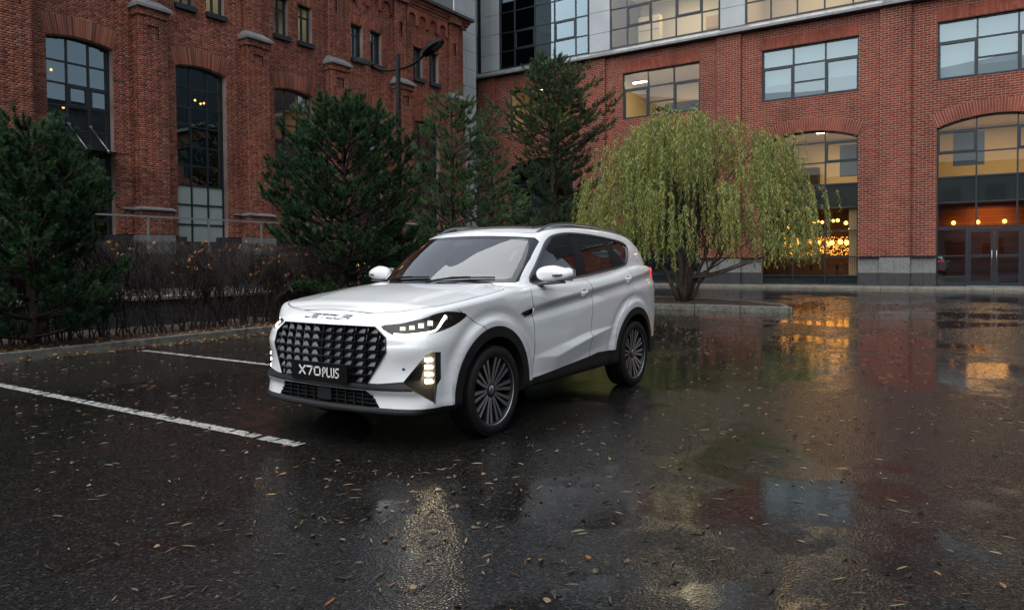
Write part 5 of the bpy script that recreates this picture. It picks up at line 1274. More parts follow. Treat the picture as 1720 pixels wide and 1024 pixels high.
# door handle bowls
for sg in (-1, 1):
    for hx, hz in ((1.545,1.082),(2.60,1.190)):
        c = on_side(hx, hz, sg)[0]; prof = []
        vs = []; fs = []; nu, nv = 20, 12
        for j in range(nv+1):
            for i in range(nu):
                th = PI*j/nv; ph = 2*PI*i/nu
                vs.append((c.x+.062*math.sin(th)*math.cos(ph), c.y+sg*.012+.034*math.cos(th), c.z+.048*math.sin(th)*math.sin(ph)))
        for j in range(nv):
            for i in range(nu): fs.append((j*nu+i, j*nu+(i+1)%nu, (j+1)*nu+(i+1)%nu, (j+1)*nu+i))
        b2 = bmesh.new(); vv = [b2.verts.new(v) for v in vs]
        for f in fs:
            b2.faces.new([vv[i] for i in f])
        bmesh.ops.remove_doubles(b2, verts=b2.verts, dist=1e-5)
        bmesh.ops.dissolve_degenerate(b2, edges=b2.edges, dist=1e-6)
        b2.verts.index_update(); mb.add([v.co for v in b2.verts], [[v.index for v in f.verts] for f in b2.faces]); b2.free()
    # vent behind the front wheel
    mb.prism([(.40,.962),(.60,.995),(.612,.938),(.47,.930)], fy, sg*.915, sg*1.2)
boolean(base, cutter(mb, 'recess_black'), 'DIFFERENCE')
# hairline cuts where paint meets black trim, so that the two part cleanly
HL = .0006
mb = MB()
for cx, R in ARCH:
    for sg in (-1, 1):
        A = np.linspace(-.32, PI+.32, 60); ribbon(mb, [(cx+.52*math.cos(a), .363+.52*math.sin(a)) for a in A], fy, sg*.86, sg*1.3, HL)
ribbon(mb, [(-.78,.4995),(-.65,.4995)], fx, -3, -2.9, HL)
boolean(base, cutter(mb, 'recess_black'), 'DIFFERENCE')
mb = MB()
BAR_T = [(-.80,.536),(-.72,.533),(-.56,.516),(0,.514),(.56,.516),(.72,.533),(.80,.536)]
ribbon(mb, BAR_T, fx, -1.3, -.70, HL); ribbon(mb, [(-.86,.470),(0,.468),(.86,.470)], fx, -1.3, -.70, HL)
mb.box((-1.3,-1.2,.3360), (-.40,1.2,.3372))
boolean(base, cutter(mb, 'recess_black'), 'DIFFERENCE')
# handle bowls are painted: give back the paint to recess faces that sit in a bowl
me = base.data
ri = [i for i, x in enumerate(me.materials) if x and x.name == 'recess_black'][0]; wi = [i for i, x in enumerate(me.materials) if x and x.name == W][0]
# ---- split the skin into named panels
def inside(poly, u, v):
    c = False; n = len(poly)
    for i in range(n):
        (a, b), (d, e) = poly[i], poly[(i+1) % n]
        if (b > v) != (e > v) and u < (d-a)*(v-b)/(e-b)+a: c = not c
    return c
FD = SEAM_A+[p for p in SEAM_D if .63 < p[0] < 1.69]+SEAM_B[::-1]+[(1.65,1.30),(.60,1.30)]
RD = SEAM_B+[p for p in SEAM_D if 1.70 < p[0] < 2.25]+SEAM_C[::-1]+[(2.60,1.40),(1.65,1.30)]
DLO_IN = DLO
HP = [(x, y) for x, y in HOOD]+[(.5,.80),(.5,-.80)]+[(x, -y) for x, y in HOOD[::-1]]
me.update()
groups = {}
cen = np.empty(len(me.polygons)*3, np.float64); me.polygons.foreach_get('center', cen); cen = cen.reshape(-1, 3)
nor = np.empty(len(me.polygons)*3, np.float64); me.polygons.foreach_get('normal', nor); nor = nor.reshape(-1, 3)
mi = np.empty(len(me.polygons), np.int32); me.polygons.foreach_get('material_index', mi)
matn = [x.name if x else '' for x in me.materials]
def black_zone(x, y, z):
    ay = abs(y)
    if x < -.40 and z < .3366: return True                         # front lip
    if x < -.70 and np.interp(ay, [0,.86], [.468,.470]) < z < np.interp(ay, [0,.56,.72,.80], [.514,.516,.533,.536]): return True   # cross bar
    for cx, R in ARCH:
        r = math.hypot(x-cx, z-.363)
        if r < .520 and ay > .75: return True                      # arch cladding
    if -.2 < x < 3.1 and ay > .6 and z < np.interp(x, [.60,1.0,1.70,1.87,2.30], [.372,.398,.446,.466,.450]): return True
    if x > 3.0 and z < .50: return True
    return False
for i in range(len(me.polygons)):
    x, y, z = cen[i]; ay = abs(y); n_ = matn[mi[i]]
    if n_ == 'recess_black' and ay > .88 and any(math.hypot((x-hx)/.066, (z-hz)/.052) < 1.02 for hx, hz in ((1.545,1.082),(2.60,1.190))): n_ = W; mi[i] = wi
    key = 'body_shell'
    if n_ == W:
        if black_zone(x, y, z) or (nor[i][2] < -.7 and z < .42): key = 'cladding'
        elif ay > .80 and z < 1.335 and abs(nor[i][1]) > .2 and inside(FD, x, z) : key = 'front_door'+('L' if y < 0 else 'R')
        elif ay > .80 and z < 1.42 and abs(nor[i][1]) > .2 and inside(RD, x, z): key = 'rear_door'+('L' if y < 0 else 'R')
        elif x < .45 and z > .99 and nor[i][2] > .35 and inside(HP, x, y) and z < 1.30: key = 'bonnet'
    groups.setdefault(key, []).append(i)
me.polygons.foreach_set('material_index', mi)
def split_out(name, idx, mats_override=None):
    bm = bmesh.new(); bm.from_mesh(me); bm.faces.ensure_lookup_table(); s_ = set(idx)
    bmesh.ops.delete(bm, geom=[f for f in bm.faces if f.index not in s_], context='FACES')
    m2 = bpy.data.meshes.new(name); bm.to_mesh(m2); bm.free()
    for x in me.materials: m2.materials.append(x)
    if name == 'cladding':
        bm = bmesh.new(); bm.from_mesh(m2); bm.normal_update(); nn = {v: v.normal.copy() for v in bm.verts}
        for v, n in nn.items():
            if v.co.z > .3 or abs(n.z) < .7: v.co += n*.005
        ed = [e for e in bm.edges if e.is_boundary]; r = bmesh.ops.extrude_edge_only(bm, edges=ed)
        for v in [g for g in r['geom'] if isinstance(g, bmesh.types.BMVert)]:
            v.co.y *= .992
        bmesh.ops.recalc_face_normals(bm, faces=bm.faces); bm.to_mesh(m2); bm.free()
    smooth_sharp(m2, 30)
    o = bpy.data.objects.new(name, m2); COL.objects.link(o); o.parent = car
    if mats_override:
        m2.materials.clear(); m2.materials.append(mats_override); m2.polygons.foreach_set('material_index', np.zeros(len(m2.polygons), np.int32))
    return o
for k, idx in groups.items():
    split_out({'front_doorL': 'front_door', 'front_doorR': 'front_door', 'rear_doorL': 'rear_door', 'rear_doorR': 'rear_door'}.get(k, k), idx, MATS['black_plastic'] if k == 'cladding' else None)
for o in (base, skin):
    d = o.data; bpy.data.objects.remove(o); bpy.data.meshes.remove(d)
# ------------------------------------------------------------------ car: fitted parts
def strokes(mb, lines, place, th, rise=.003, closed_fix=True):
    """flat lettering: each polyline becomes bars of width th; place(u, v) -> (point, normal)"""
    for L in lines:
        for (u0, v0), (u1, v1) in zip(L[:-1], L[1:]):
            l = math.hypot(u1-u0, v1-v0); du, dv = (u1-u0)/l, (v1-v0)/l; h = th/2
            a0, b0, a1, b1 = u0-du*h, v0-dv*h, u1+du*h, v1+dv*h
            q = [(a0-dv*h, b0+du*h), (a1-dv*h, b1+du*h), (a1+dv*h, b1-du*h), (a0+dv*h, b0-du*h)]
            lo, hi = [], []
            for u, v in q:
                p, n = place(u, v); lo.append(p-n*.001); hi.append(p+n*rise)
            mb.add(lo+hi, [(0,1,2,3),(7,6,5,4),(0,4,5,1),(1,5,6,2),(2,6,7,3),(3,7,4,0)])
GLYPH = {'X': [[(0,0),(1,1)],[(0,1),(1,0)]], '7': [[(0,1),(1,1),(.42,0)]], '0': [[(0,0),(1,0),(1,1),(0,1),(0,0)]],
         'P': [[(0,0),(0,1),(1,1),(1,.42),(0,.42)]], 'L': [[(0,1),(0,0),(1,0)]], 'U': [[(0,1),(0,0),(1,0),(1,1)]], 'S': [[(1,1),(0,1),(0,.52),(1,.52),(1,0),(0,0)]],
         'J': [[(1,1),(.86,0),(0,0),(0,.3)]], 'E': [[(1,1),(0,1),(0,0),(1,0)],[(0,.5),(.85,.5)]], 'T': [[(0,1),(1,1)],[(.5,1),(.5,0)]], 'O': [[(0,0),(1,0),(1,1),(0,1),(0,0)]],
         'R': [[(0,0),(0,1),(1,1),(1,.48),(0,.48)],[(.55,.48),(1,0)]]}
# ---- number plate
pz0, pz1 = .497, .645
px = min(on_front(y, z)[0].x for y in (0, .3) for z in (pz0, .57, pz1))-.014
plate = empty('number_plate', (px, 0, (pz0+pz1)/2)); plate.parent = car
mb = MB(); mb.box((0,-.308,-.074), (.012,.308,.074)); pb = mb.build('plate_board', MATS['plate_black'], plate)
md = pb.modifiers.new('b', 'BEVEL'); md.width = .004; md.segments = 2
mb = MB()
def onplate(u, v): return Vector((0, .308-u*.616, -.074+v*.148)), Vector((-1, 0, 0))
def word(txt, u0, wch, gap, v0, h, th):
    for c in txt:
        L = [[((u0+a*wch)*1., v0+b*h) for a, b in l] for l in GLYPH[c]]
        def pl(u, v): return onplate(u/4.16, v)             # u is measured in plate heights so that bars keep their width
        strokes(mb, [[(a*4.16, b) for a, b in l] for l in L], pl, th, .002); u0 += wch+gap
word('X70', .155, .098, .040, .33, .40, .085)
word('PLUS', .578, .046, .030, .30, .43, .072)
mb.build('lettering', MATS['letter_white'], plate)
# ---- maker's lettering on the nose
mb = MB(); u = .240
for c in 'JETOUR':
    w_, h_ = .062, .024
    def pl(a, b, u=u): y = u-a-.010*(b/h_); z = .9735+b; return on_front(y, z, .0005)
    strokes(mb, [[(a*w_, b*h_) for a, b in l] for l in GLYPH[c]], pl, .0056, .003); u -= .083
mb.build('nose_lettering', MATS['badge_dark'], car)
# ---- radiator grille
gr = empty('grille'); gr.parent = car
mb = MB()
zs = [.514+.0595*k for k in range(7)]
def gy(z): return np.interp(z, [.512,.75,.85,.926], [.470,.618,.60,.495])
for z in zs[1:]:
    ys = np.linspace(-gy(z)+.004, gy(z)-.004, 25)
    P = [on_front(y, z)[0]+Vector((.016,0,0)) for y in ys]
    mb.strip(P, [(1,0,0)]*25, [(0,0,1)]*25, .012, .0042)
for k in range(-5, 6):
    y = k*.108
    zz = [z for z in np.linspace(.506, .925, 12) if gy(z) > abs(y)+.005]
    if len(zz) > 1:
        P = [on_front(y, z)[0]+Vector((.024,0,0)) for z in zz]; mb.strip(P, [(1,0,0)]*len(P), [(0,1,0)]*len(P), .010, .0035)
mb.build('grille_bars', MATS['gloss_black'], gr)
# surround lip
mb = MB(); P = [on_front(y, z)[0]+Vector((-.001,0,0)) for y, z in GRILLE]; n = len(P)
US = []; VS = []
for i in range(n):
    t = (P[(i+1) % n]-P[i-1]).normalized(); US.append(Vector((1,0,0))); VS.append(t.cross(Vector((1,0,0))).normalized())
mb.strip(P, US, VS, .008, .0035, closed=True); mb.build('grille_surround', MATS['gloss_black'], gr)
def fin_mesh(sg):
    m_ = MB(); f = lambda u, v, w: (-w, sg*u, v)
    A = [f(-.042,.003,.004), f(.040,.003,.014), f(.046,.026,.002), f(.040,.043,-.008), f(.012,.045,-.012), f(-.012,.036,-.008), f(-.034,.014,-.002)]
    B_ = [(p[0]+.018, p[1], p[2]-.004) for p in A]; n_ = len(A)
    m_.add(A+B_, [tuple(range(n_)), tuple(range(2*n_-1, n_-1, -1))]+[(i, n_+i, n_+(i+1) % n_, (i+1) % n_) for i in range(n_)])
    me_ = m_.mesh('fin'); b = bmesh.new(); b.from_mesh(me_); bmesh.ops.recalc_face_normals(b, faces=b.faces); b.to_mesh(me_); b.free()
    me_.materials.append(MATS['dark_chrome']); return me_
FM = {1: fin_mesh(1), -1: fin_mesh(-1)}
for r, z in enumerate(zs):
    for k in range(6):
        for sg in (-1, 1):
            y = .054+k*.108
            if y+.045 > gy(z+.02) or z+.05 > .955: 
                if y-.01 > gy(z+.02) or z > .90: continue
            if y < .33 and z < .62: continue
            p, n_ = on_front(sg*y, z+.02)
            o = bpy.data.objects.new('fin', FM[sg]); COL.objects.link(o); o.parent = gr; sc = 1. if y+.045 <= gy(z+.02) else .55
            o.location = (p.x+.010, sg*((y if sc == 1 else y-.018)+.010), z+.0055); o.scale = (.9, sc*.72, .74)
            o.rotation_euler = (0, 0, math.atan2(n_.y, -n_.x)*-1*.8)
# lower intake slats and radar cover
lo = empty('lower_grille'); lo.parent = car
mb = MB()
for z in (.365,.395,.425): mb.box((-.905,-.50+(.425-z)*-.5,z-.004), (-.880,.50+(.425-z)*.5,z+.004))
for y in (-.40,-.31,-.22,-.13,.13,.22,.31,.40): mb.box((-.912,y-.005,.338), (-.89,y+.005,.462))
mb.build('slats', MATS['black_plastic'], lo)
mb = MB(); mb.box((-.925,-.075,.350), (-.895,.075,.452)); o = mb.build('radar_cover', MATS['black_plastic'], lo); md = o.modifiers.new('b', 'BEVEL'); md.width = .006; md.segments = 2
# splitter lip under the bumper
# ---- lamps in the bumper niches
heads = [o for o in car.children if o.name.startswith('headlight')]
for sg, h in zip((-1, 1), heads):
    f = fdiag(sg)
    fog = empty('daytime_lamp'); fog.parent = car
    for z in (.690,.637,.584,.531):
        mb = MB(); mb.prism([(.084,z-.0095),(.138,z-.0095),(.142,z),(.138,z+.0095),(.084,z+.0095)], f, 1.088, 1.136)
        mb.build('lamp_bar', MATS['lamp_lit'], fog, fix=True)
    mb = MB(); mb.prism([(.150,.372),(.160,.372),(.1625,.742),(.1525,.744)], f, 1.085, 1.128); mb.build('niche_trim', MATS['satin_silver'], fog, fix=True)
    mb = MB(); mb.prism([(.166,.53),(.200,.555),(.200,.735),(.166,.738)], f, 1.078, 1.10); mb.build('niche_panel', MATS['black_plastic'], fog, fix=True)
    mb = MB()
    for k in range(5):
        s0 = -.05+.024*k; mb.prism([(s0,.54),(s0+.006,.54),(s0+.05,.54+.16*(k+2)/7),(s0+.044,.54+.16*(k+2)/7)], f, 1.076, 1.092)
    mb.build('niche_ribs', MATS['gloss_black'], fog, fix=True)
    # strip lamp along the bottom and up the outer side of the headlight
    path = [(-.140,.881),(-.05,.878),(.06,.887),(.165,.900),(.200,.925),(.235,.968),(.262,.999)]
    pts = [Vector((a, b, 0)) for a, b in path]; pts = spl(pts, 4)
    P = [on_diag(p.x, p.y, sg, -.016)[0] for p in pts]; N_ = [on_diag(p.x, p.y, sg)[1] for p in pts]; n = len(P)
    T = [(P[min(i+1, n-1)]-P[max(i-1, 0)]).normalized() for i in range(n)]
    hw = [.0065+.0055*max(0, (i/n-.55)/.45) for i in range(n)]
    mb = MB(); o_ = len(mb.v)
    for i in range(n):
        c = N_[i].cross(T[i]).normalized()
        for a, b in ((-1,-1),(1,-1),(1,1),(-1,1)): mb.v.append(tuple(P[i]+c*hw[i]*a+N_[i]*.004*b))
    for i in range(n-1):
        for k in range(4): mb.f.append((i*4+k, i*4+(k+1)%4, (i+1)*4+(k+1)%4, (i+1)*4+k)); mb.m.append(0); mb.smooth.append(False)
    mb.build('light_strip', MATS['lamp_strip'], h, fix=True)
    for s0, zc, w_, hh in ((-.075,.925,.026,.016),(-.005,.932,.026,.019),(.065,.944,.028,.022),(.135,.958,.026,.024)):
        p, n_ = on_diag(s0, zc, sg); t = Vector((C45, sg*C45, 0)); up = Vector((0,0,1))
        mb = MB(); c = p-n_*.060
        mb.obox(c, t*w_, up*hh, n_*.03); mb.build('reflector', MATS['dark_chrome'], h)
        mb = MB(); mb.obox(c+n_*.033, t*w_*.72, up*hh*.72, n_*.004); mb.build('projector', MATS['projector_lit'], h)
    # bright housing trim and the dark outer eye
    for s0, zc in ((.30,.975),):
        p, n_ = on_diag(s0, zc, sg, -.03); mb = MB(); mb.tube([p+Vector((.03*math.cos(a), 0, .02*math.sin(a))) for a in np.linspace(0, 2*PI, 17)], .004, 6); mb.build('side_reflector', MATS['chrome'], h)
    # parking sensor
    p, n_ = on_front(sg*.73, .624); mb = MB(); mb.tube([p-n_*.004, p+n_*.0015], .0105, 16); mb.build('parking_sensor', MATS['satin_silver'], car)
    # vent trim
    mb = MB(); P = [on_side(x, z, sg, .001)[0] for x, z in ((.40,.962),(.47,.930),(.54,.9335),(.612,.938),(.600,.995))]
    n = len(P); mb.tube(P, .0055, 6); mb.build('vent_trim', MATS['chrome'], car)
    mb = MB(); P = [on_side(x, z, sg, -.012)[0] for x, z in ((.47,.952),(.60,.968))]; mb.tube(P, .006, 6); mb.build('vent_bar', MATS['gloss_black'], car)
    # window surround
    P = []; US = []; VS = []
    D2 = DLO; n = len(D2)
    for i in range(n):
        p, n_ = on_side(*D2[i], sg, .002); P.append(p); US.append(n_)
    for i in range(n):
        t = (P[(i+1) % n]-P[i-1]).normalized(); VS.append(t.cross(US[i]).normalized())
    mb = MB(); mb.strip(P, US, VS, .005, .0105, closed=True); mb.build('window_surround', MATS['satin_silver'], car, fix=True)
    # door handles
    for hx, hz in ((1.545,1.082),(2.60,1.190)):
        p, n_ = on_side(hx, hz+.012, sg); dz = .0965
        pts = [p+Vector((u, 0, u*dz*.8))+Vector((0, sg*(.028-.9*u*u/.12), 0)) for u in np.linspace(-.105, .115, 12)]
        mb = MB(); mb.strip(pts, [(0,sg,0)]*12, [(0,0,1)]*12, .0085, .0135); o = mb.build('door_handle', MATS['car_paint'], car, fix=True)
        md = o.modifiers.new('b', 'BEVEL'); md.width = .006; md.segments = 3; o.data.polygons.foreach_set('use_smooth', np.ones(len(o.data.polygons), bool))
    # roof rails
    R_ = [(1.215,None),(1.30,1.705),(1.37,1.735),(1.47,1.758),(1.60,1.772),(1.82,1.783),(2.18,1.784),(2.55,1.768),(2.88,1.745),(3.02,None)]
    P = [Vector((x, sg*.615, z if z else on_top(x, sg*.615)[0].z)) for x, z in R_]; P = spl(P, 4); n = len(P)
    mb = MB(); mb.tube(P, .0135, 8); mb.build('roof_rail', MATS['satin_silver'], car)
    # mirror
    mi_ = empty('side_mirror'); mi_.parent = car
    vs = []; fs = []; nu, nv = 28, 18
    se = lambda c, e: math.copysign(abs(c)**e, c)
    for j in range(nv+1):
        th = -PI/2+PI*j/nv
        for i in range(nu):
            ph = 2*PI*i/nu
            u = se(math.cos(th), .75)*se(math.cos(ph), .8); w_ = se(math.cos(th), .75)*se(math.sin(ph), .7); v = se(math.sin(th), .85)
            # u lateral, v vertical, w along the car
            top = .082*(1-.35*max(0, u)-.12*max(0,-u)) if v > 0 else .070*(1-.25*max(0, u))
            x = .80+w_*(.075+.01*u)+ .035*u; y = 1.055+u*.162; z = 1.282+v*top-.004*u
            vs.append((x, sg*y, z))
    for j in range(nv):
        for i in range(nu): fs.append((j*nu+i, j*nu+(i+1)%nu, (j+1)*nu+(i+1)%nu, (j+1)*nu+i))
    mb = MB(); mb.add(vs, fs, smooth=True)
    o = mb.build('mirror_housing', MATS['car_paint'], mi_, fix=True)
    b = bmesh.new(); b.from_mesh(o.data); bmesh.ops.remove_doubles(b, verts=b.verts, dist=1e-4); bmesh.ops.bisect_plane(b, geom=b.verts[:]+b.edges[:]+b.faces[:], plane_co=(.855,0,0), plane_no=(1,0,0), clear_outer=True); bmesh.ops.holes_fill(b, edges=[e for e in b.edges if e.is_boundary]); b.to_mesh(o.data); b.free(); smooth_sharp(o.data, 40)
    mb = MB(); mb.obox((.858, sg*1.06, 1.283), (.002,0,0), (0,.145,0), (0,0,.058)); mb.build('mirror_glass', MATS['chrome'], mi_)
    mb = MB(); mb.strip([Vector((.715+.14*t*t, sg*(1.08+.135*t), 1.275+.004*t)) for t in np.linspace(0, 1, 8)], [(1,0,0)]*8, [(0,0,1)]*8, .010, .006); mb.build('mirror_indicator', MATS['gloss_black'], mi_, fix=True)
    mb = MB(); mb.strip([Vector((.80,sg*.86,1.195)), Vector((.79,sg*.95,1.198)), Vector((.795,sg*1.06,1.206)), Vector((.80,sg*1.14,1.213))], [(1,0,0)]*4, [(0,0,1)]*4, .052, .010)
    o = mb.build('mirror_foot', MATS['gloss_black'], mi_, fix=True); md = o.modifiers.new('b', 'BEVEL'); md.width = .006; md.segments = 2
# wipers
for y0, y1, lift in ((-.08,-.62,0), (.55,.03,0)):
    ys = np.linspace(y0, y1, 14); P = []
    for i, y in enumerate(ys):
        t = i/13; z = 1.232+.020*math.sin(t*PI*.55); p, n_ = on_front(y, z, .012); P.append(p)
    wp = empty('wiper'); wp.parent = car
    mb = MB(); mb.strip(P, [(1,0,0)]*14, [(0,0,1)]*14, .008, .007); mb.build('blade', MATS['black_plastic'], wp)
    a, n_ = on_front(y0, 1.214, .01); mb = MB(); mb.tube([a, P[4]+Vector((-.008,0,.01)), P[8]+Vector((-.006,0,.008))], [.010,.007,.005], 6); mb.build('wiper_arm', MATS['black_plastic'], wp)
# rear-view camera pod behind the screen
mb = MB(); p, n_ = on_front(.03, 1.585, -.03); mb.obox(p+Vector((.05,0,0)), (.06,0,.03), (0,.11,0), (-.02,0,.035)); o = mb.build('mirror_pod', MATS['dashboard'], car); md = o.modifiers.new('b', 'BEVEL'); md.width = .02; md.segments = 3
# interior
mb = MB(); mb.box((.64,-.72,.85), (.98,.72,1.165)); mb.box((.9,-.72,.55), (1.05,.72,.9)); o = mb.build('dashboard', MATS['dashboard'], car); md = o.modifiers.new('b', 'BEVEL'); md.width = .04; md.segments = 3
def seat(x, y, w_):
    s_ = empty('seat', (x, y, .5)); s_.parent = car
    mb = MB(); mb.box((-.02,-w_,.0), (.50,w_,.20)); o = mb.build('cushion', MATS['seat_leather'], s_); md = o.modifiers.new('b', 'BEVEL'); md.width = .05; md.segments = 3
    mb = MB(); mb.obox((.62,0,.44), (.06,0,-.012), (0,w_,0), (.075,0,.32)); o = mb.build('seat_back', MATS['seat_leather'], s_); md = o.modifiers.new('b', 'BEVEL'); md.width = .05; md.segments = 3
    for yy in ([0] if w_ < .4 else [-.38, .38]):
        mb = MB(); mb.obox((.72,yy,.86), (.045,0,-.008), (0,.13,0), (.015,0,.085)); o = mb.build('headrest', MATS['seat_leather'], s_); md = o.modifiers.new('b', 'BEVEL'); md.width = .035; md.segments = 3
seat(1.12, -.37, .26); seat(1.12, .37, .26); seat(2.05, 0, .64)
st = empty('steering_wheel'); st.parent = car
mb = MB(); c = Vector((1.06,-.37,1.07)); ax = Vector((.90,0,.43)).normalized(); e1 = Vector((0,1,0)); e2 = ax.cross(e1)
mb.tube([c+(e1*math.cos(a)+e2*math.sin(a))*.185 for a in np.linspace(0, 2*PI, 33)], .015, 8, caps=False); mb.tube([c-e1*.18, c, c+e1*.18], [.014,.03,.014], 8); mb.build('steering_rim', MATS['dashboard'], st)
# ---- wheels
def wheel_meshes():
    R, Rr = .363, .262
    t = MB()
    prof = [(.250,-.095),(.262,-.112),(.285,-.120),(.32,-.119),(.345,-.110),(.356,-.098),(.357,-.055),(.3575,0),(.357,.055),(.356,.098),(.345,.110),(.32,.119),(.285,.120),(.262,.112),(.250,.095)]
    prof = [(r_+.014 if r_ < .29 else r_, h_) for r_, h_ in prof]; t.lathe(prof, 96)
    # tread blocks and shoulder lugs
    for k in range(78):
        a = 2*PI*k/78
        for row, (h0, h1, sk) in enumerate(((-.104,-.066,.02),(-.060,-.022,.012),(-.018,.018,0),(.022,.060,-.012),(.066,.104,-.02))):
            da = .031; off = (row % 2)*.04
            vs = []
            for rr in (.352, .3635 if abs(h0+h1) < .16 else .3605):
                for aa, hh in ((a+off-da+sk, h0), (a+off+da+sk, h0), (a+off+da-sk, h1), (a+off-da-sk, h1)): vs.append((rr*math.cos(aa), hh, rr*math.sin(aa)))
            t.add(vs, [(4,5,6,7),(0,1,5,4),(1,2,6,5),(2,3,7,6),(3,0,4,7)])
    tm = t.mesh('tyre'); 
    r = MB()   # 0 machined, 1 dark
    r.lathe([(.276,.098),(.284,.106),(.280,.112),(.274,.110),(.268,.100)], 96, 0)
    r.lathe([(.268,.100),(.260,.080),(.250,-.06),(.262,-.10)], 72, 1)
    r.lathe([(.266,-.02),(.10,-.02)], 64, 1)
    r.lathe([(.062,.045),(.060,.072),(.050,.078),(.0,.080)], 40, 1)
    r.lathe([(.040,.0795),(.036,.084),(.0,.085)], 32, 0)
    # ten twin spokes
    def arm(a0, a1, r0, r1, w0, w1, bend):
        n = 7; top = []; 
        for i in range(n):
            s_ = i/(n-1); rr = r0+(r1-r0)*s_; aa = a0+(a1-a0)*(s_**.75)+bend*math.sin(PI*s_); w_ = w0+(w1-w0)*s_; hh = .070+.022*s_
            c_ = Vector((math.cos(aa), 0, math.sin(aa))); q = Vector((-math.sin(aa), 0, math.cos(aa)))
            top.append((c_*rr+q*w_+Vector((0,hh,0)), c_*rr-q*w_+Vector((0,hh,0)), c_*rr-q*(w_+.0035)+Vector((0,hh-.034,0)), c_*rr+q*(w_+.0035)+Vector((0,hh-.034,0))))
        o_ = len(r.v)
        for s4 in top: r.v.extend([tuple(p) for p in s4])
        for i in range(n-1):
            for k in range(4):
                r.f.append((o_+i*4+k, o_+i*4+(k+1)%4, o_+(i+1)*4+(k+1)%4, o_+(i+1)*4+k)); r.m.append(0 if k == 0 else 1); r.smooth.append(False)
    for k in range(5):
        a = 2*PI*k/5+.31
        for d0, d1, b_ in ((-.42,-.43,.0),(-.16,-.215,.0),(.16,.215,.0),(.42,.43,-.0)):
            arm(a+d0, a+d1*1.08, .046, .272, .0080, .0155, b_)
    for k in range(5):
        a = 2*PI*k/5+.31+PI/5; c_ = Vector((math.cos(a)*.040, 0, math.sin(a)*.040))
    rm = r.mesh('rim'); b = bmesh.new(); b.from_mesh(rm); bmesh.ops.recalc_face_normals(b, faces=b.faces); b.to_mesh(rm); b.free()
    d = MB(); d.lathe([(.205,.0),(.205,-.012),(.06,-.012)], 48); d.lathe([(.07,.0),(.205,.0)], 48); d.box((-.21,-.04,-.10),(-.13,.012,.10)); dm = d.mesh('brake_disc')
    for m_, ms in ((tm, ['tyre_rubber']), (rm, ['alloy_machined','alloy_dark']), (dm, ['brake_disc'])):
        for x in ms: m_.materials.append(MATS[x])
    return tm, rm, dm
WM = wheel_meshes()
for wx in (.012, 2.762):
    for sg in (-1, 1):
        w_ = empty('wheel', (wx, sg*.842, .3635)); w_.parent = car
        w_.rotation_euler = (0, rnd.uniform(0, 1.2), PI if sg < 0 else 0)
        for m_, nm in zip(WM, ('tyre','rim','brake_disc')):
            o = bpy.data.objects.new(nm, m_); COL.objects.link(o); o.parent = w_
# inner splash floor
mb = MB(); mb.box((-.78,-.60,.30), (3.6,.60,.40)); mb.build('underbody', MATS['recess_black'], car)
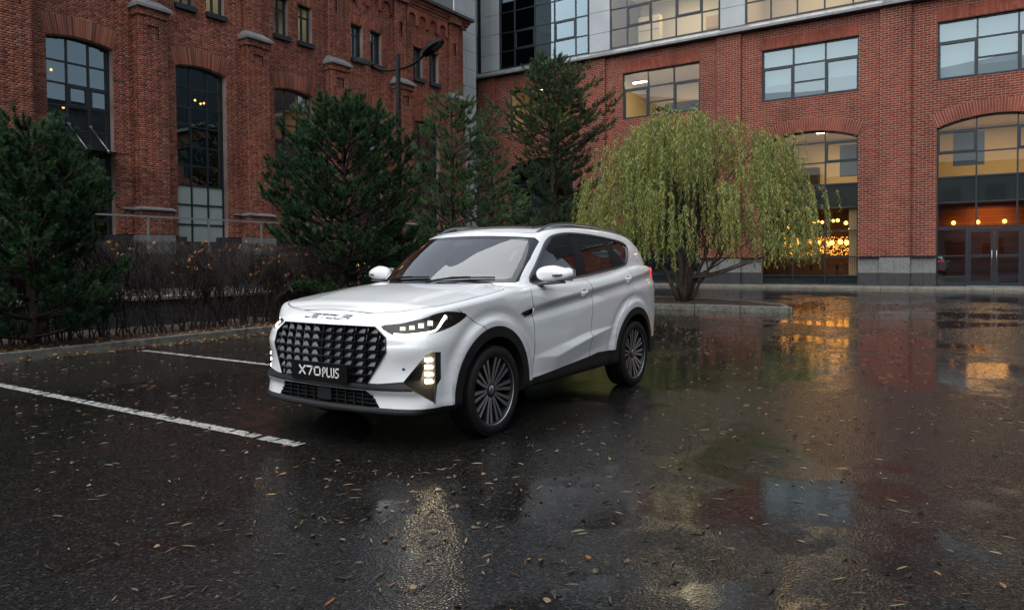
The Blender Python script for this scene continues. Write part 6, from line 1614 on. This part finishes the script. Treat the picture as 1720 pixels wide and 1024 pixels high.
# ------------------------------------------------------------------ fallen leaves
def litter():
    r = random.Random(77); V = []; F = []
    def leaf(x, y, z, L, w, curl, ang, tilt=0.):
        c, s = math.cos(ang), math.sin(ang); o = len(V)
        P = [(-L/2,0,0),(-L*.15,w/2,curl),(L*.18,w/2*.9,curl*1.3),(L/2,0,curl*.6),(L*.18,-w/2*.9,curl*.4),(-L*.15,-w/2,curl*.2)]
        for a, b, h in P: V.append((x+a*c-b*s, y+a*s+b*c, z+h+abs(a)*tilt))
        F.append((o,o+1,o+2,o+5)); F.append((o+5,o+2,o+3,o+4))
    def free(x, y): return not (3.65 < x < 8.75 and 3.2 < y < 5.35) or r.random() < .0
    def willow_leaf(x, y, z=.005): leaf(x, y, z, r.uniform(.035,.095), r.uniform(.006,.012), r.uniform(.001,.006), r.uniform(0, 2*PI))
    def round_leaf(x, y, z=.005): s = r.uniform(.018,.045); leaf(x, y, z, s, s*r.uniform(.5,.8), r.uniform(.003,.014), r.uniform(0, 2*PI))
    # scattered over the yard
    for i in range(26000):
        x, y = r.uniform(1, 27), r.uniform(-8, 11.6)
        d = math.hypot(x, y); 
        if d < 1.8 or not free(x, y): continue
        clump = .5+.5*math.sin(x*.9+1.3*math.sin(y*.7))*math.cos(y*.8-.5*math.sin(x*.5))
        if r.random() > .25+.75*clump: continue
        (willow_leaf if r.random() < .85 else round_leaf)(x, y)
    for i in range(260):   # clusters near the camera and beside the front wheel
        cx, cy = r.choice(((3.2,3.3),(2.7,1.6),(3.4,2.3),(4.2,-1.2),(3.6,-.2),(3.0,2.6),(5.0,2.4)))
        x, y = r.gauss(cx, .5), r.gauss(cy, .5)
        if math.hypot(x, y) > 1.8 and free(x, y): (willow_leaf if r.random() < .55 else round_leaf)(x, y)
    for i in range(1500):  # under the willow
        a = r.uniform(0, 2*PI); d = 6.5*math.sqrt(r.random()); x, y = 22.3+math.cos(a)*d, 8.1+math.sin(a)*d
        inb = x > 19.95 and y > 4.6 and x < 24
        willow_leaf(x, y, .15 if inb else .005) if r.random() < .6 else round_leaf(x, y, .15 if inb else .005)
    o = link('fallen_leaves', bpy.data.meshes.new('fallen_leaves'), MATS['wet_leaf']); o.data.from_pydata(V, [], F); tag(o, 'willow and birch leaves scattered over the wet asphalt', 'leaves', kind='stuff')
    V.clear(); F.clear()
    for i in range(2600):  # drift against the kerb and on the bed
        x = r.uniform(-2, 15); yk = np.interp(x, [-6,4.5,9.3,13], [11.60,11.80,11.98,12.1])
        clump = .5+.5*math.sin(x*1.7)*math.cos(x*.63)
        if r.random() < .55:
            if r.random() > .3+.7*clump: continue
            d = abs(r.gauss(0, .11)); s = r.uniform(.03,.075); leaf(x, yk-.10-d, .008+max(0, .05-d*.4)*r.random(), s, s*r.uniform(.5,.85), r.uniform(.004,.022), r.uniform(0, 2*PI), r.uniform(0,.5))
        else:
            s = r.uniform(.03,.07); leaf(x, yk+.2+abs(r.gauss(0,.7)), .125, s, s*r.uniform(.5,.85), r.uniform(.004,.02), r.uniform(0, 2*PI), r.uniform(0,.4))
    o = link('leaf_litter', bpy.data.meshes.new('leaf_litter'), MATS['dry_leaf']); o.data.from_pydata(V, [], F); tag(o, 'drift of orange leaves along the foot of the long stone kerb', 'leaves', kind='stuff')
litter()
